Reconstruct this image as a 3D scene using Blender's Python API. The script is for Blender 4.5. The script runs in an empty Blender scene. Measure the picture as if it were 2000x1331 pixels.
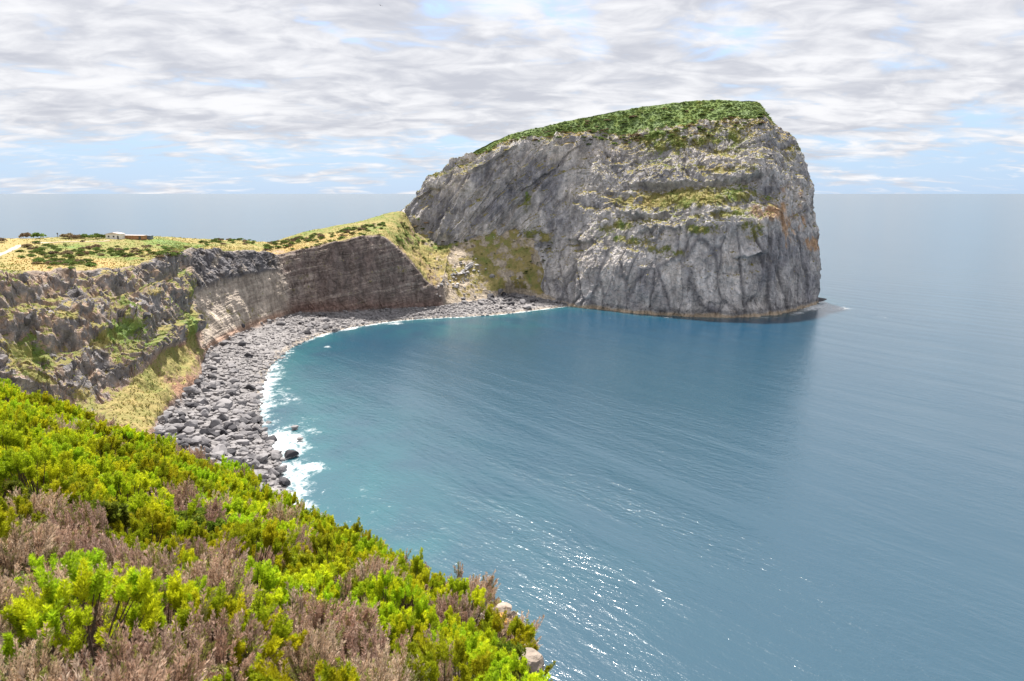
import bpy, math, random
import numpy as np
from mathutils import Vector

random.seed(7)
RNG = np.random.default_rng(7)
R = math.radians
scene = bpy.context.scene
COL = scene.collection

# ------------------------------------------------------------------ camera
H = 85.0                      # eye height above the sea
PITCH = R(12.17)
FPX = 2000 * 24.0 / 36.0      # focal length in photograph pixels
cam_d = bpy.data.cameras.new("camera")
cam_d.lens = 24.0
cam_d.sensor_width = 36.0
cam_d.clip_start = 0.1
cam_d.clip_end = 200000.0
cam_d.dof.use_dof = True
cam_d.dof.focus_distance = 120.0
cam_d.dof.aperture_fstop = 2.8
cam = bpy.data.objects.new("camera", cam_d)
COL.objects.link(cam)
cam.location = (0, 0, H)
cam.rotation_euler = (R(90) - PITCH, 0, 0)
scene.camera = cam

# ------------------------------------------------------------------ light
SUN_AZ, SUN_EL = R(-13), R(61)     # azimuth from the view direction, negative = towards the land side
sun_dir = Vector((math.sin(SUN_AZ) * math.cos(SUN_EL), math.cos(SUN_AZ) * math.cos(SUN_EL), math.sin(SUN_EL)))
sun_d = bpy.data.lights.new("sun", 'SUN')
sun_d.energy = 4.0
sun_d.angle = R(3.0)
sun_d.color = (1.0, 0.95, 0.88)
sun = bpy.data.objects.new("sun", sun_d)
COL.objects.link(sun)
sun.rotation_euler = sun_dir.to_track_quat('Z', 'Y').to_euler()
sun.location = (0, 0, 400)

scene.view_settings.view_transform = 'Standard'
scene.view_settings.look = 'None'
scene.view_settings.gamma = 1.0
scene.view_settings.exposure = 1.28
scene.render.engine = 'CYCLES'
scene.cycles.max_bounces = 6
scene.cycles.diffuse_bounces = 3
scene.cycles.glossy_bounces = 3
scene.cycles.transmission_bounces = 3
scene.cycles.use_denoising = True


class NT:
    """small helper around a node tree"""
    def __init__(self, tree):
        self.t = tree
        self.n = tree.nodes
        self.n.clear()

    def add(self, kind, _ins=None, **props):
        nd = self.n.new(kind)
        for k, v in props.items():
            setattr(nd, k, v)
        for k, v in (_ins or {}).items():
            self.put(nd, k, v)
        return nd

    def put(self, nd, key, v):
        sock = nd.inputs[key]
        if isinstance(v, bpy.types.NodeSocket):
            self.t.links.new(v, sock)
        else:
            sock.default_value = v

    def math(self, op, a, b=0.0, c=0.0, clamp=False):
        nd = self.add('ShaderNodeMath', operation=op, use_clamp=clamp)
        self.put(nd, 0, a); self.put(nd, 1, b); self.put(nd, 2, c)
        return nd.outputs[0]

    def noise(self, vec, scale, detail=4.0, rough=0.55, dist=0.0):
        nd = self.add('ShaderNodeTexNoise', {'Vector': vec, 'Scale': scale, 'Detail': detail, 'Roughness': rough, 'Distortion': dist})
        return nd.outputs['Fac']

    def rng(self, v, a, b, c=0.0, d=1.0, smooth=True):
        nd = self.add('ShaderNodeMapRange', {'Value': v, 'From Min': a, 'From Max': b, 'To Min': c, 'To Max': d})
        nd.interpolation_type = 'SMOOTHSTEP' if smooth else 'LINEAR'
        return nd.outputs[0]

    def mix(self, f, a, b, blend='MIX'):
        nd = self.add('ShaderNodeMix', data_type='RGBA', blend_type=blend)
        self.put(nd, 0, f); self.put(nd, 6, a); self.put(nd, 7, b)
        return nd.outputs[2]

    def mapt(self, vec, stretch, ang):
        nd = self.add('ShaderNodeMapping', {'Vector': vec, 'Scale': stretch, 'Rotation': (0, 0, ang)}, vector_type='TEXTURE')
        return nd.outputs[0]

    def mapping(self, vec, scale=(1, 1, 1), rot=(0, 0, 0), loc=(0, 0, 0)):
        nd = self.add('ShaderNodeMapping', {'Vector': vec, 'Scale': scale, 'Rotation': rot, 'Location': loc})
        return nd.outputs[0]


# ------------------------------------------------------------------ sky
world = bpy.data.worlds.new("World")
scene.world = world
world.use_nodes = True
w = NT(world.node_tree)
out = w.add('ShaderNodeOutputWorld')
bg = w.add('ShaderNodeBackground', {'Strength': 0.1})
skyt = w.add('ShaderNodeTexSky', sky_type='NISHITA')
skyt.sun_disc = False
skyt.sun_elevation = SUN_EL
skyt.sun_rotation = SUN_AZ
skyt.altitude = 80
skyt.air_density = 1.0
skyt.dust_density = 0.6
skyt.ozone_density = 1.2
tc = w.add('ShaderNodeTexCoord')
sep = w.add('ShaderNodeSeparateXYZ', {0: tc.outputs['Generated']})
zc = w.math('MAXIMUM', sep.outputs[2], 0.0)
den = w.math('ADD', zc, 0.17)
cx = w.math('DIVIDE', sep.outputs[0], den)
cy = w.math('DIVIDE', sep.outputs[1], den)
cp = w.add('ShaderNodeCombineXYZ', {0: cx, 1: cy, 2: 0.0}).outputs[0]
pa = w.mapping(cp, scale=(0.8, 0.75, 1), rot=(0, 0, R(-35)), loc=(3.1, 1.7, 0))
big = w.noise(pa, 2.1, 6.0, 0.54, 0.6)
pb = w.mapping(cp, scale=(0.9, 1.5, 1), rot=(0, 0, R(-40)), loc=(0.4, 5.2, 1.3))
rip = w.noise(pb, 4.6, 7.0, 0.55, 0.7)
pc = w.mapping(cp, scale=(0.8, 0.9, 1), rot=(0, 0, R(-35)), loc=(7.7, 2.2, 3.3))
shade = w.noise(pc, 3.4, 6.0, 0.54, 0.6)
dens = w.math('ADD', w.math('MULTIPLY', big, 0.6), w.math('MULTIPLY', rip, 0.4))
# thinner towards the horizon
elev = w.rng(zc, 0.01, 0.13, -0.08, 0.095)
dens = w.math('ADD', dens, elev)
cover = w.rng(dens, 0.385, 0.56, 0.0, 0.98)
bright = w.rng(w.math('ADD', w.math('MULTIPLY', shade, 0.55), w.math('MULTIPLY', rip, 0.45)), 0.36, 0.64)
cloudc = w.mix(bright, (2.55, 2.62, 2.9, 1), (4.05, 4.05, 4.15, 1))
hz = w.rng(zc, 0.02, 0.30, 1.0, 0.0)
skycol = w.mix(w.math('MULTIPLY', hz, 0.85), w.mix(1.0, skyt.outputs[0], (0.8, 0.78, 0.82, 1), 'MULTIPLY'), (1.9, 2.75, 3.9, 1))
final = w.mix(cover, skycol, cloudc)
w.put(bg, 'Color', final)
w.t.links.new(bg.outputs[0], out.inputs[0])

# ------------------------------------------------------------------ projection helpers
CP, SP = math.cos(PITCH), math.sin(PITCH)


def ray(u, v):
    a, b = (u - 1000.0) / FPX, (665.5 - v) / FPX
    return np.array([a, CP + SP * b, -SP + CP * b])


def Z(u, v, z):
    d = ray(u, v)
    return np.array([0, 0, H]) + d * ((z - H) / d[2])


def Y(u, v, y):
    d = ray(u, v)
    return np.array([0, 0, H]) + d * (y / d[1])


def proj(P):
    dx, dy, dz = P[..., 0], P[..., 1], P[..., 2] - H
    dep = np.maximum(dy * CP - dz * SP, 0.01)
    up = dy * SP + dz * CP
    return 1000 + FPX * dx / dep, 665.5 - FPX * up / dep, dep


# ------------------------------------------------------------------ noise in numpy
_perm = np.random.default_rng(11).permutation(256).astype(np.int32)
_perm = np.concatenate([_perm, _perm, _perm])
_g = np.random.default_rng(12).normal(size=(256, 3))
_g = (_g / np.linalg.norm(_g, axis=1)[:, None]).astype(np.float32)
_jit = np.random.default_rng(13).random((256, 4)).astype(np.float32)


def perlin(p):
    p = np.asarray(p, dtype=np.float32)
    i = np.floor(p).astype(np.int32)
    f = p - i
    i &= 255
    w_ = f * f * f * (f * (f * 6 - 15) + 10)
    res = 0
    for dx in (0, 1):
        wx = w_[..., 0] if dx else 1 - w_[..., 0]
        for dy in (0, 1):
            wy = w_[..., 1] if dy else 1 - w_[..., 1]
            for dz in (0, 1):
                wz = w_[..., 2] if dz else 1 - w_[..., 2]
                h = _perm[_perm[_perm[(i[..., 0] + dx) & 255] + ((i[..., 1] + dy) & 255)] + ((i[..., 2] + dz) & 255)]
                g = _g[h]
                res = res + wx * wy * wz * (g[..., 0] * (f[..., 0] - dx) + g[..., 1] * (f[..., 1] - dy) + g[..., 2] * (f[..., 2] - dz))
    return res * 1.5


def fbm(p, octs=4, gain=0.5, lac=2.07):
    a, s, t = 1.0, 0.0, 0.0
    for k in range(octs):
        s = s + a * perlin(p + 17.3 * k)
        t += a
        a *= gain
        p = p * lac
    return s / t


def ridged(p, octs=4, gain=0.5):
    a, s, t = 1.0, 0.0, 0.0
    for k in range(octs):
        s = s + a * (1 - np.abs(perlin(p + 9.1 * k)) * 2.0)
        t += a
        a *= gain
        p = p * 2.1
    return s / t


def worley(p):
    p = np.asarray(p, dtype=np.float32)
    i = np.floor(p).astype(np.int32)
    f = p - i
    F1 = np.full(p.shape[:-1], 9.0, np.float32)
    F2 = F1.copy()
    rid = np.zeros(p.shape[:-1], np.float32)
    for dx in (-1, 0, 1):
        for dy in (-1, 0, 1):
            for dz in (-1, 0, 1):
                h = _perm[_perm[_perm[(i[..., 0] + dx) & 255] + ((i[..., 1] + dy) & 255)] + ((i[..., 2] + dz) & 255)]
                j = _jit[h]
                d = (j[..., 0] + dx - f[..., 0]) ** 2 + (j[..., 1] + dy - f[..., 1]) ** 2 + (j[..., 2] + dz - f[..., 2]) ** 2
                m = d < F1
                F2 = np.where(m, F1, np.minimum(F2, d))
                rid = np.where(m, j[..., 3], rid)
                F1 = np.where(m, d, F1)
    return np.sqrt(F1), np.sqrt(F2), rid


def sstep(x, a, b):
    t = np.clip((x - a) / (b - a), 0, 1)
    return t * t * (3 - 2 * t)


def blobs(u, v, items):
    """soft elliptical patches given by centre, radii, rotation and amount"""
    r = np.zeros_like(u)
    for (cu, cv, ru, rv, rot, amt) in items:
        c, s = math.cos(R(rot)), math.sin(R(rot))
        a, b = (u - cu), (v - cv)
        d = ((a * c + b * s) / ru) ** 2 + ((-a * s + b * c) / rv) ** 2
        r = np.maximum(r, amt * np.exp(-d * 1.1))
    return r


# ------------------------------------------------------------------ mesh helpers
def mesh_from(name, verts, faces, mats=None, smooth=True, attrs=None):
    verts = np.asarray(verts, np.float32).reshape(-1, 3)
    faces = np.asarray(faces, np.int32)
    me = bpy.data.meshes.new(name)
    nv, nf, k = len(verts), len(faces), faces.shape[1]
    me.vertices.add(nv)
    me.vertices.foreach_set('co', verts.ravel())
    me.loops.add(nf * k)
    me.loops.foreach_set('vertex_index', faces.ravel())
    me.polygons.add(nf)
    me.polygons.foreach_set('loop_start', np.arange(0, nf * k, k, dtype=np.int32))
    me.polygons.foreach_set('use_smooth', np.full(nf, smooth))
    for an, (typ, data) in (attrs or {}).items():
        at = me.attributes.new(an, typ, 'POINT')
        at.data.foreach_set('color' if typ == 'FLOAT_COLOR' else 'value', np.asarray(data, np.float32).ravel())
    me.update(calc_edges=True)
    for m in (mats or []):
        me.materials.append(m)
    return me


def grid_faces(n, m, closed=False):
    idx = np.arange(n * m).reshape(n, m)
    if closed:
        idx = np.vstack([idx, idx[:1]])
    a, b, c, d = idx[:-1, :-1], idx[1:, :-1], idx[1:, 1:], idx[:-1, 1:]
    return np.stack([a, b, c, d], -1).reshape(-1, 4)


def link(name, me, parent=None, loc=None, rot=None, scale=None):
    o = bpy.data.objects.new(name, me)
    COL.objects.link(o)
    if parent:
        o.parent = parent
    if loc is not None:
        o.location = loc
    if rot is not None:
        o.rotation_euler = rot
    if scale is not None:
        o.scale = scale
    return o


def tag(o, label, cat=None, group=None, kind=None):
    o['label'] = label
    if cat:
        o['category'] = cat
    if group:
        o['group'] = group
    if kind:
        o['kind'] = kind
    return o


def catmull(P, counts, closed=False):
    """Catmull-Rom along axis 0 of P [S, ...] with counts[k] samples for each interval"""
    S = len(P)
    n_int = S if closed else S - 1
    outp = []
    for k in range(n_int):
        if closed:
            p0, p1, p2, p3 = P[(k - 1) % S], P[k], P[(k + 1) % S], P[(k + 2) % S]
        else:
            p0, p1, p2, p3 = P[max(k - 1, 0)], P[k], P[k + 1], P[min(k + 2, S - 1)]
        t = (np.arange(counts[k]) / counts[k]).reshape((-1,) + (1,) * (P.ndim - 1))
        m1, m2 = (p2 - p0) * 0.42, (p3 - p1) * 0.42
        outp.append((2 * t**3 - 3 * t**2 + 1) * p1 + (t**3 - 2 * t**2 + t) * m1 + (-2 * t**3 + 3 * t**2) * p2 + (t**3 - t**2) * m2)
    if not closed:
        outp.append(P[-1][None])
    return np.concatenate(outp, 0)


def along_rows(G, counts):
    """linear interpolation along axis 1 with counts[k] samples each"""
    outp = []
    for k in range(G.shape[1] - 1):
        t = (np.arange(counts[k]) / counts[k])[None, :, None]
        outp.append(G[:, k:k + 1] * (1 - t) + G[:, k + 1:k + 2] * t)
    outp.append(G[:, -1:])
    return np.concatenate(outp, 1)


def relax(G, n, closed):
    for _ in range(n):
        s = G.copy()
        s[:, 1:-1] = 0.5 * G[:, 1:-1] + 0.25 * (G[:, :-2] + G[:, 2:])
        G = s
        if closed:
            G = 0.5 * G + 0.25 * (np.roll(G, 1, 0) + np.roll(G, -1, 0))
        else:
            s = G.copy()
            s[1:-1] = 0.5 * G[1:-1] + 0.25 * (G[:-2] + G[2:])
            G = s
    return G


def normals(G, closed):
    if closed:
        du = np.roll(G, -1, 0) - np.roll(G, 1, 0)
    else:
        du = np.gradient(G, axis=0)
    dv = np.gradient(G, axis=1)
    n = np.cross(du, dv)
    return n / np.maximum(np.linalg.norm(n, axis=-1, keepdims=True), 1e-6)


# ------------------------------------------------------------------ materials
def new_mat(name):
    m = bpy.data.materials.new(name)
    m.use_nodes = True
    t = NT(m.node_tree)
    o = t.add('ShaderNodeOutputMaterial')
    b = t.add('ShaderNodeBsdfPrincipled')
    t.t.links.new(b.outputs[0], o.inputs[0])
    return m, t, b


def terrain_material(name, grain=1.0, bump=0.6):
    """rock colour comes from the 'rock' attribute, plants from its alpha and 'vegc' (straw to green)"""
    m, t, b = new_mat(name)
    pos = t.add('ShaderNodeNewGeometry').outputs['Position']
    at = t.add('ShaderNodeAttribute', attribute_name='rock')
    vg = t.add('ShaderNodeAttribute', attribute_name='vegc')
    n1 = t.noise(pos, 0.55 * grain, 6, 0.65)
    n2 = t.noise(pos, 2.3 * grain, 5, 0.7)
    n3 = t.noise(t.mapping(pos, scale=(1, 1, 0.35)), 0.22 * grain, 5, 0.6, 0.6)
    # rock tone varies with mineral grain
    k = t.math('ADD', t.math('MULTIPLY', n1, 0.9), t.math('MULTIPLY', n2, 0.7))
    k = t.rng(k, 0.45, 1.15, 0.52, 1.5, smooth=False)
    k = t.math('MULTIPLY', k, t.rng(n3, 0.3, 0.7, 0.75, 1.25))
    stk = t.noise(t.mapping(pos, scale=(1, 1, 0.12)), 0.3 * grain, 4, 0.55, 0.6)
    k = t.math('MULTIPLY', k, t.rng(stk, 0.3, 0.7, 0.78, 1.2))
    rock = t.mix(1.0, at.outputs['Color'], t.add('ShaderNodeCombineXYZ', {0: k, 1: k, 2: k}).outputs[0], 'MULTIPLY')
    # plants
    vmask = t.math('ADD', at.outputs['Alpha'], t.math('MULTIPLY', t.math('SUBTRACT', n1, 0.5), 0.9))
    vmask = t.math('ADD', vmask, t.math('MULTIPLY', t.math('SUBTRACT', n2, 0.5), 0.9))
    vmask = t.rng(vmask, 0.40, 0.56)
    vc = t.math('ADD', vg.outputs['Fac'], t.math('MULTIPLY', t.math('SUBTRACT', n3, 0.5), 0.9))
    vc = t.math('ADD', vc, t.math('MULTIPLY', t.math('SUBTRACT', n2, 0.5), 0.5))
    ramp = t.add('ShaderNodeValToRGB', {0: vc})
    e = ramp.color_ramp.elements
    e[0].position, e[0].color = 0.0, (0.42, 0.30, 0.12, 1)
    e[1].position, e[1].color = 1.0, (0.19, 0.255, 0.11, 1)
    for p, c in ((0.28, (0.34, 0.27, 0.11, 1)), (0.55, (0.22, 0.21, 0.07, 1)), (0.78, (0.15, 0.22, 0.05, 1))):
        x = e.new(p); x.color = c
    col = t.mix(vmask, rock, ramp.outputs[0])
    t.put(b, 'Base Color', col)
    t.put(b, 'Roughness', 0.92)
    t.put(b, 'Specular IOR Level', 0.2)
    wob = t.add('ShaderNodeTexNoise', {'Vector': pos, 'Scale': 0.15, 'Detail': 3.0})
    wp = t.add('ShaderNodeVectorMath', {0: pos, 1: t.add('ShaderNodeVectorMath', {0: wob.outputs['Color'], 'Scale': 9.0}, operation='SCALE').outputs[0]}, operation='ADD').outputs[0]
    vor = t.add('ShaderNodeTexVoronoi', {'Vector': t.mapping(wp, scale=(1, 1, 0.4)), 'Scale': 0.33 * grain}, feature='DISTANCE_TO_EDGE')
    crk = t.rng(vor.outputs['Distance'], 0.0, 0.10)
    hgt = t.math('ADD', t.math('MULTIPLY', n1, 1.6), t.math('MULTIPLY', n2, 0.5))
    hgt = t.math('ADD', hgt, t.math('MULTIPLY', crk, t.math('MULTIPLY', t.math('SUBTRACT', 1.0, vmask), 0.6)))
    bp = t.add('ShaderNodeBump', {'Height': hgt, 'Strength': bump, 'Distance': 1.0})
    t.put(b, 'Normal', bp.outputs[0])
    return m


M_TERR = terrain_material("cliff_rock")
M_HEAD = terrain_material("headland_rock", grain=0.8, bump=0.7)


def rock_material(name, c0, c1, rough=0.85, use_rand=True):
    m, t, b = new_mat(name)
    tcn = t.add('ShaderNodeTexCoord')
    oi = t.add('ShaderNodeObjectInfo')
    pos = t.add('ShaderNodeVectorMath', {0: tcn.outputs['Object'], 1: oi.outputs['Location']}, operation='ADD').outputs[0]
    n1 = t.noise(pos, 1.3, 6, 0.65)
    n2 = t.noise(pos, 5.0, 4, 0.7)
    f = t.math('ADD', t.math('MULTIPLY', n1, 0.6), t.math('MULTIPLY', n2, 0.4))
    f = t.math('ADD', f, t.math('MULTIPLY', t.math('SUBTRACT', oi.outputs['Random'], 0.5), 0.7))
    col = t.mix(t.rng(f, 0.25, 0.78), c0, c1)
    t.put(b, 'Base Color', col)
    t.put(b, 'Roughness', rough)
    t.put(b, 'Specular IOR Level', 0.3)
    bp = t.add('ShaderNodeBump', {'Height': f, 'Strength': 0.6, 'Distance': 0.25})
    t.put(b, 'Normal', bp.outputs[0])
    return m


M_BOULDER = rock_material("basalt_boulder", (0.05, 0.048, 0.054, 1), (0.25, 0.238, 0.242, 1))
M_PALE = rock_material("pale_rock", (0.22, 0.21, 0.21, 1), (0.50, 0.48, 0.47, 1))
M_CRAG = rock_material("lava_crag", (0.09, 0.085, 0.088, 1), (0.30, 0.27, 0.26, 1))
M_LICHEN = rock_material("lichen_rock", (0.15, 0.12, 0.095, 1), (0.36, 0.30, 0.25, 1))
M_ORANGE = rock_material("orange_lichen", (0.50, 0.20, 0.03, 1), (0.62, 0.36, 0.10, 1))


def leaf_material(name, attr=True, trans=0.35, base=(0.2, 0.3, 0.03, 1), var=0.25):
    m, t, b = new_mat(name)
    out_n = [n for n in t.n if n.type == 'OUTPUT_MATERIAL'][0]
    oi = t.add('ShaderNodeObjectInfo')
    col = t.add('ShaderNodeAttribute', attribute_name='tint').outputs['Color'] if attr else None
    if col is None:
        rgb = t.add('ShaderNodeRGB'); rgb.outputs[0].default_value = base
        col = rgb.outputs[0]
    hs = t.add('ShaderNodeHueSaturation', {'Color': col,
               'Hue': t.rng(oi.outputs['Random'], 0, 1, 0.5 - 0.03, 0.5 + 0.008, smooth=False),
               'Value': t.rng(oi.outputs['Random'], 0, 1, 1 - var, 1 + var, smooth=False)})
    t.put(b, 'Base Color', hs.outputs[0])
    t.put(b, 'Roughness', 0.55)
    t.put(b, 'Specular IOR Level', 0.25)
    tr = t.add('ShaderNodeBsdfTranslucent', {'Color': hs.outputs[0]})
    mx = t.add('ShaderNodeMixShader', {0: trans, 1: b.outputs[0], 2: tr.outputs[0]})
    t.t.links.new(mx.outputs[0], out_n.inputs[0])
    return m


M_LEAF = leaf_material("heath_leaf", trans=0.45, var=0.32)
M_DRY = leaf_material("dry_heath", trans=0.25, var=0.18)
M_TUFT = leaf_material("grass_tuft", trans=0.5, var=0.0)
M_STEM = leaf_material("woody_stem", attr=False, trans=0.0, base=(0.12, 0.085, 0.065, 1))


def plain(name, c, rough=0.8, scale=3.0, amount=0.25):
    m, t, b = new_mat(name)
    pos = t.add('ShaderNodeTexCoord').outputs['Object']
    n = t.noise(pos, scale, 5, 0.65)
    k = t.rng(n, 0.3, 0.7, 1 - amount, 1 + amount)
    col = t.mix(1.0, (*c, 1), t.add('ShaderNodeCombineXYZ', {0: k, 1: k, 2: k}).outputs[0], 'MULTIPLY')
    t.put(b, 'Base Color', col)
    t.put(b, 'Roughness', rough)
    return m


# ------------------------------------------------------------------ coast: beach, cliffs and plateau lofted from rails
ST = [  # waterline(u,v) beach back(u,v,z) three cliff rails, plateau, skyline (u,v,y)
    ((1135, 596), (1085, 590, 3), (1085, 575, 545), (1090, 560, 552), (1095, 545, 560), (1100, 530, 575), (1100, 500, 590)),
    ((1050, 606), (1005, 574, 7), (1012, 550, 533), (1035, 510, 544), (1060, 462, 562), (1060, 455, 576), (1060, 440, 592)),
    ((985, 614), (945, 586, 6), (938, 560, 524), (945, 515, 541), (965, 448, 566), (965, 440, 582), (965, 430, 600)),
    ((915, 619), (885, 595, 5), (880, 573, 507), (885, 530, 530), (885, 468, 566), (885, 460, 582), (880, 445, 600)),
    ((868, 621), (862, 599, 5), (864, 588, 490), (864, 577, 492), (860, 562, 495), (835, 500, 540), (815, 455, 577)),
    ((810, 624), (800, 603, 5), (800, 577, 482), (800, 542, 485), (800, 510, 490), (810, 476, 540), (798, 430, 580)),
    ((745, 631), (738, 607, 5), (740, 560, 474), (740, 510, 478), (740, 461, 484), (765, 440, 530), (780, 412, 577)),
    ((665, 646), (655, 612, 5), (658, 560, 463), (658, 516, 468), (658, 472, 474), (680, 455, 510), (692, 434, 560)),
    ((605, 665), (590, 614, 5), (590, 572, 459), (588, 530, 464), (580, 489, 470), (590, 475, 500), (602, 450, 545)),
    ((572, 681), (548, 623, 5), (545, 580, 445), (541, 532, 455), (535, 500, 465), (540, 485, 490), (530, 472, 525)),
    ((535, 712), (470, 653, 6), (470, 600, 394), (465, 546, 408), (455, 493, 420), (450, 481, 445), (470, 468, 500)),
    ((515, 755), (402, 692, 6), (395, 640, 352), (392, 570, 372), (372, 494, 395), (365, 480, 425), (370, 465, 470)),
    ((508, 800), (388, 746, 7), (362, 660, 305), (355, 590, 322), (330, 506, 348), (330, 483, 390), (300, 461, 445)),
    ((518, 840), (325, 814, 8), (288, 697, 255), (282, 622, 272), (240, 527, 298), (240, 492, 355), (210, 462, 430)),
    ((545, 890), (300, 872, 8), (200, 762, 225), (194, 682, 240), (110, 534, 263), (110, 502, 320), (100, 462, 420)),
    ((562, 950), (300, 950, 10), (60, 800, 205), (50, 682, 222), (-20, 541, 243), (-10, 507, 300), (0, 463, 420)),
    ((578, 1010), (250, 1050, 12), (-100, 820, 185), (-110, 692, 205), (-180, 546, 230), (-180, 507, 290), (-150, 463, 420)),
    ((625, 1085), (200, 1150, 14), (-300, 830, 170), (-300, 702, 190), (-380, 551, 220), (-380, 507, 280), (-350, 463, 420)),
]
P = []
for wl, bb, c1, c2, tp, p1, p2 in ST:
    a = Z(wl[0], wl[1], 0.0)
    b = Z(*bb)
    od = a - b; od[2] = 0; od /= np.linalg.norm(od)
    under = a + od * 14; under[2] = -5
    q2 = Y(*p2)
    bk = q2 + np.array([0, 35, -14]); dn = q2 + np.array([0, 75, 0]); dn[2] = -6
    P.append([under, a, b, Y(*c1), Y(*c2), Y(*tp), Y(*p1), q2, bk, dn])
P = np.array(P)
CS = [50] * 4 + [56] * 6 + [72] * 5 + [50, 40]
CR = [5, 26, 36, 40, 46, 46, 30, 8, 8]
ROW = np.concatenate([[0], np.cumsum(CR)])     # row index of every rail
G = along_rows(catmull(P, CS), CR)
G = relax(G, 4, False)
NRM = normals(G, False)
if NRM[300, ROW[3] + 5, 2] < -0.2 or NRM[700, ROW[6] + 5, 2] < 0:
    NRM = -NRM
SIDX = np.concatenate([k + np.arange(c) / c for k, c in enumerate(CS)] + [[len(CS)]])[:, None] + np.zeros((1, G.shape[1]))
TIDX = np.concatenate([k + np.arange(c) / c for k, c in enumerate(CR)] + [[len(CR)]])[None, :] + np.zeros((G.shape[0], 1))
U0, V0, D0 = proj(G)


def bump_at(x, c, wd):
    return np.exp(-((x - c) / wd) ** 2)


# weights of the kinds of ground
cliffw = sstep(TIDX, 1.9, 2.25) * (1 - sstep(TIDX, 4.92, 5.15))
scree = (1 - sstep(SIDX, 3.4, 4.2)) * sstep(TIDX, 1.9, 2.2)
valley = sstep(TIDX, 5.0, 5.1) * (1 - sstep(SIDX, 5.0, 6.2))
SN = SIDX + 0.7 * fbm(G * 0.035 + 77, 4)
wall = sstep(SIDX, 3.7, 4.1) * (1 - sstep(SN, 8.5, 9.3)) * cliffw
tuff = sstep(SN, 8.5, 9.3) * (1 - sstep(SIDX, 11.1, 11.6)) * cliffw
rug = sstep(SIDX, 11.0, 11.7) * cliffw
plat = sstep(TIDX, 4.95, 5.2) * sstep(SIDX, 3.6, 4.6)
beach = sstep(TIDX, 0.7, 1.2) * (1 - sstep(TIDX, 1.9, 2.1))
capband = tuff * sstep(TIDX, 3.95 - 0.0, 4.12)          # dark lava lying on the pale tuff
foot = (rug + 0) * (1 - sstep(TIDX + 0.25 * fbm(G * 0.03, 2), 2.85, 3.05))   # grassy talus under the columns

big = fbm(G * 0.022, 4)
mid = fbm(G * 0.075, 4)
rg = ridged(G * np.array([0.06, 0.06, 0.04]), 4)
warp = np.stack([fbm(G * 0.05 + 31, 2), fbm(G * 0.05 + 57, 2), fbm(G * 0.05 + 83, 2)], -1)
f1, f2, rid = worley((G + warp * 4) * np.array([0.16, 0.16, 0.075]))
g1, g2, gid = worley((G + warp * 3) * np.array([0.42, 0.42, 0.25]))
crack = sstep(f2 - f1, 0.0, 0.18)
# tilted strata for the cove wall
tilt = G[..., 2] - 0.2 * (G[..., 0] + 120) + 1.5 * warp[..., 0]
strat = fbm(np.stack([G[..., 0] * 0.03, G[..., 1] * 0.03, tilt * 0.42], -1), 4)
strat2 = fbm(np.stack([G[..., 0] * 0.06, G[..., 1] * 0.06, tilt * 1.3], -1), 3)
gul = ridged(np.stack([G[..., 0] * 0.045, G[..., 1] * 0.045, G[..., 2] * 0.012], -1), 3)
# stepped ledges of the rugged cliff
ledge = np.mod((G[..., 2] + 9 * big + 3 * mid) / 15.0, 1.0)
ledge = sstep(ledge, 0.0, 0.75) - sstep(ledge, 0.88, 1.0)
rugamp = rug * (1 - 0.75 * foot)
disp = (rugamp * (7.0 * big + 2.2 * (rg - 0.4) + 3.0 * (rid - 0.45) * crack + 1.8 * (gid - 0.5) + 4.6 * (ledge - 0.4) + 1.2 * mid)
        + foot * (1.8 * mid + 1.2 * (gul - 0.4))
        + wall * (1.1 * strat * sstep(mid, -.2, .3) + 0.5 * strat2 + 3.4 * (gul - 0.5) + 3.5 * big + 1.2 * mid + 0.9 * (gid - 0.5) + 1.0 * (rid - .5))
        + tuff * (0.7 * strat * sstep(mid, -.2, .3) + 0.4 * strat2 + 4.2 * (gul - 0.5) + 3.5 * big + 1.0 * mid + 0.4 * (gid - 0.5))
        + capband * (2.2 + 2.4 * (rid - 0.4) + 1.2 * (gid - 0.5))
        + valley * (2.0 * mid + 1.0 * (gid - 0.5) + 0.8 * (rid - 0.5))
        + scree * (2.0 * mid + 3.0 * big + 0.5 * (gid - 0.5))
        + plat * (1.4 * big + 0.7 * mid)
        + beach * (0.7 * mid + 0.5 * (gid - 0.5)))
G2 = G + NRM * disp[..., None]
G2[..., 2] += plat * 0.5 * fbm(G * 0.25, 3)
N2 = normals(G2, False)
if (N2 * NRM).sum(-1).mean() < 0:
    N2 = -N2
slope = N2[..., 2]
UC, VC, DC = proj(G2)


def c3(*a):
    return np.array(a)


n_lo = fbm(G2 * 0.04 + 5, 4)
n_mi = fbm(G2 * 0.16 + 9, 4)
rockc = np.zeros(G.shape) + c3(0.15, 0.135, 0.13)


def lay(m, c):
    global rockc
    m = np.clip(m, 0, 1)[..., None]
    rockc = rockc * (1 - m) + np.asarray(c) * m


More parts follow.
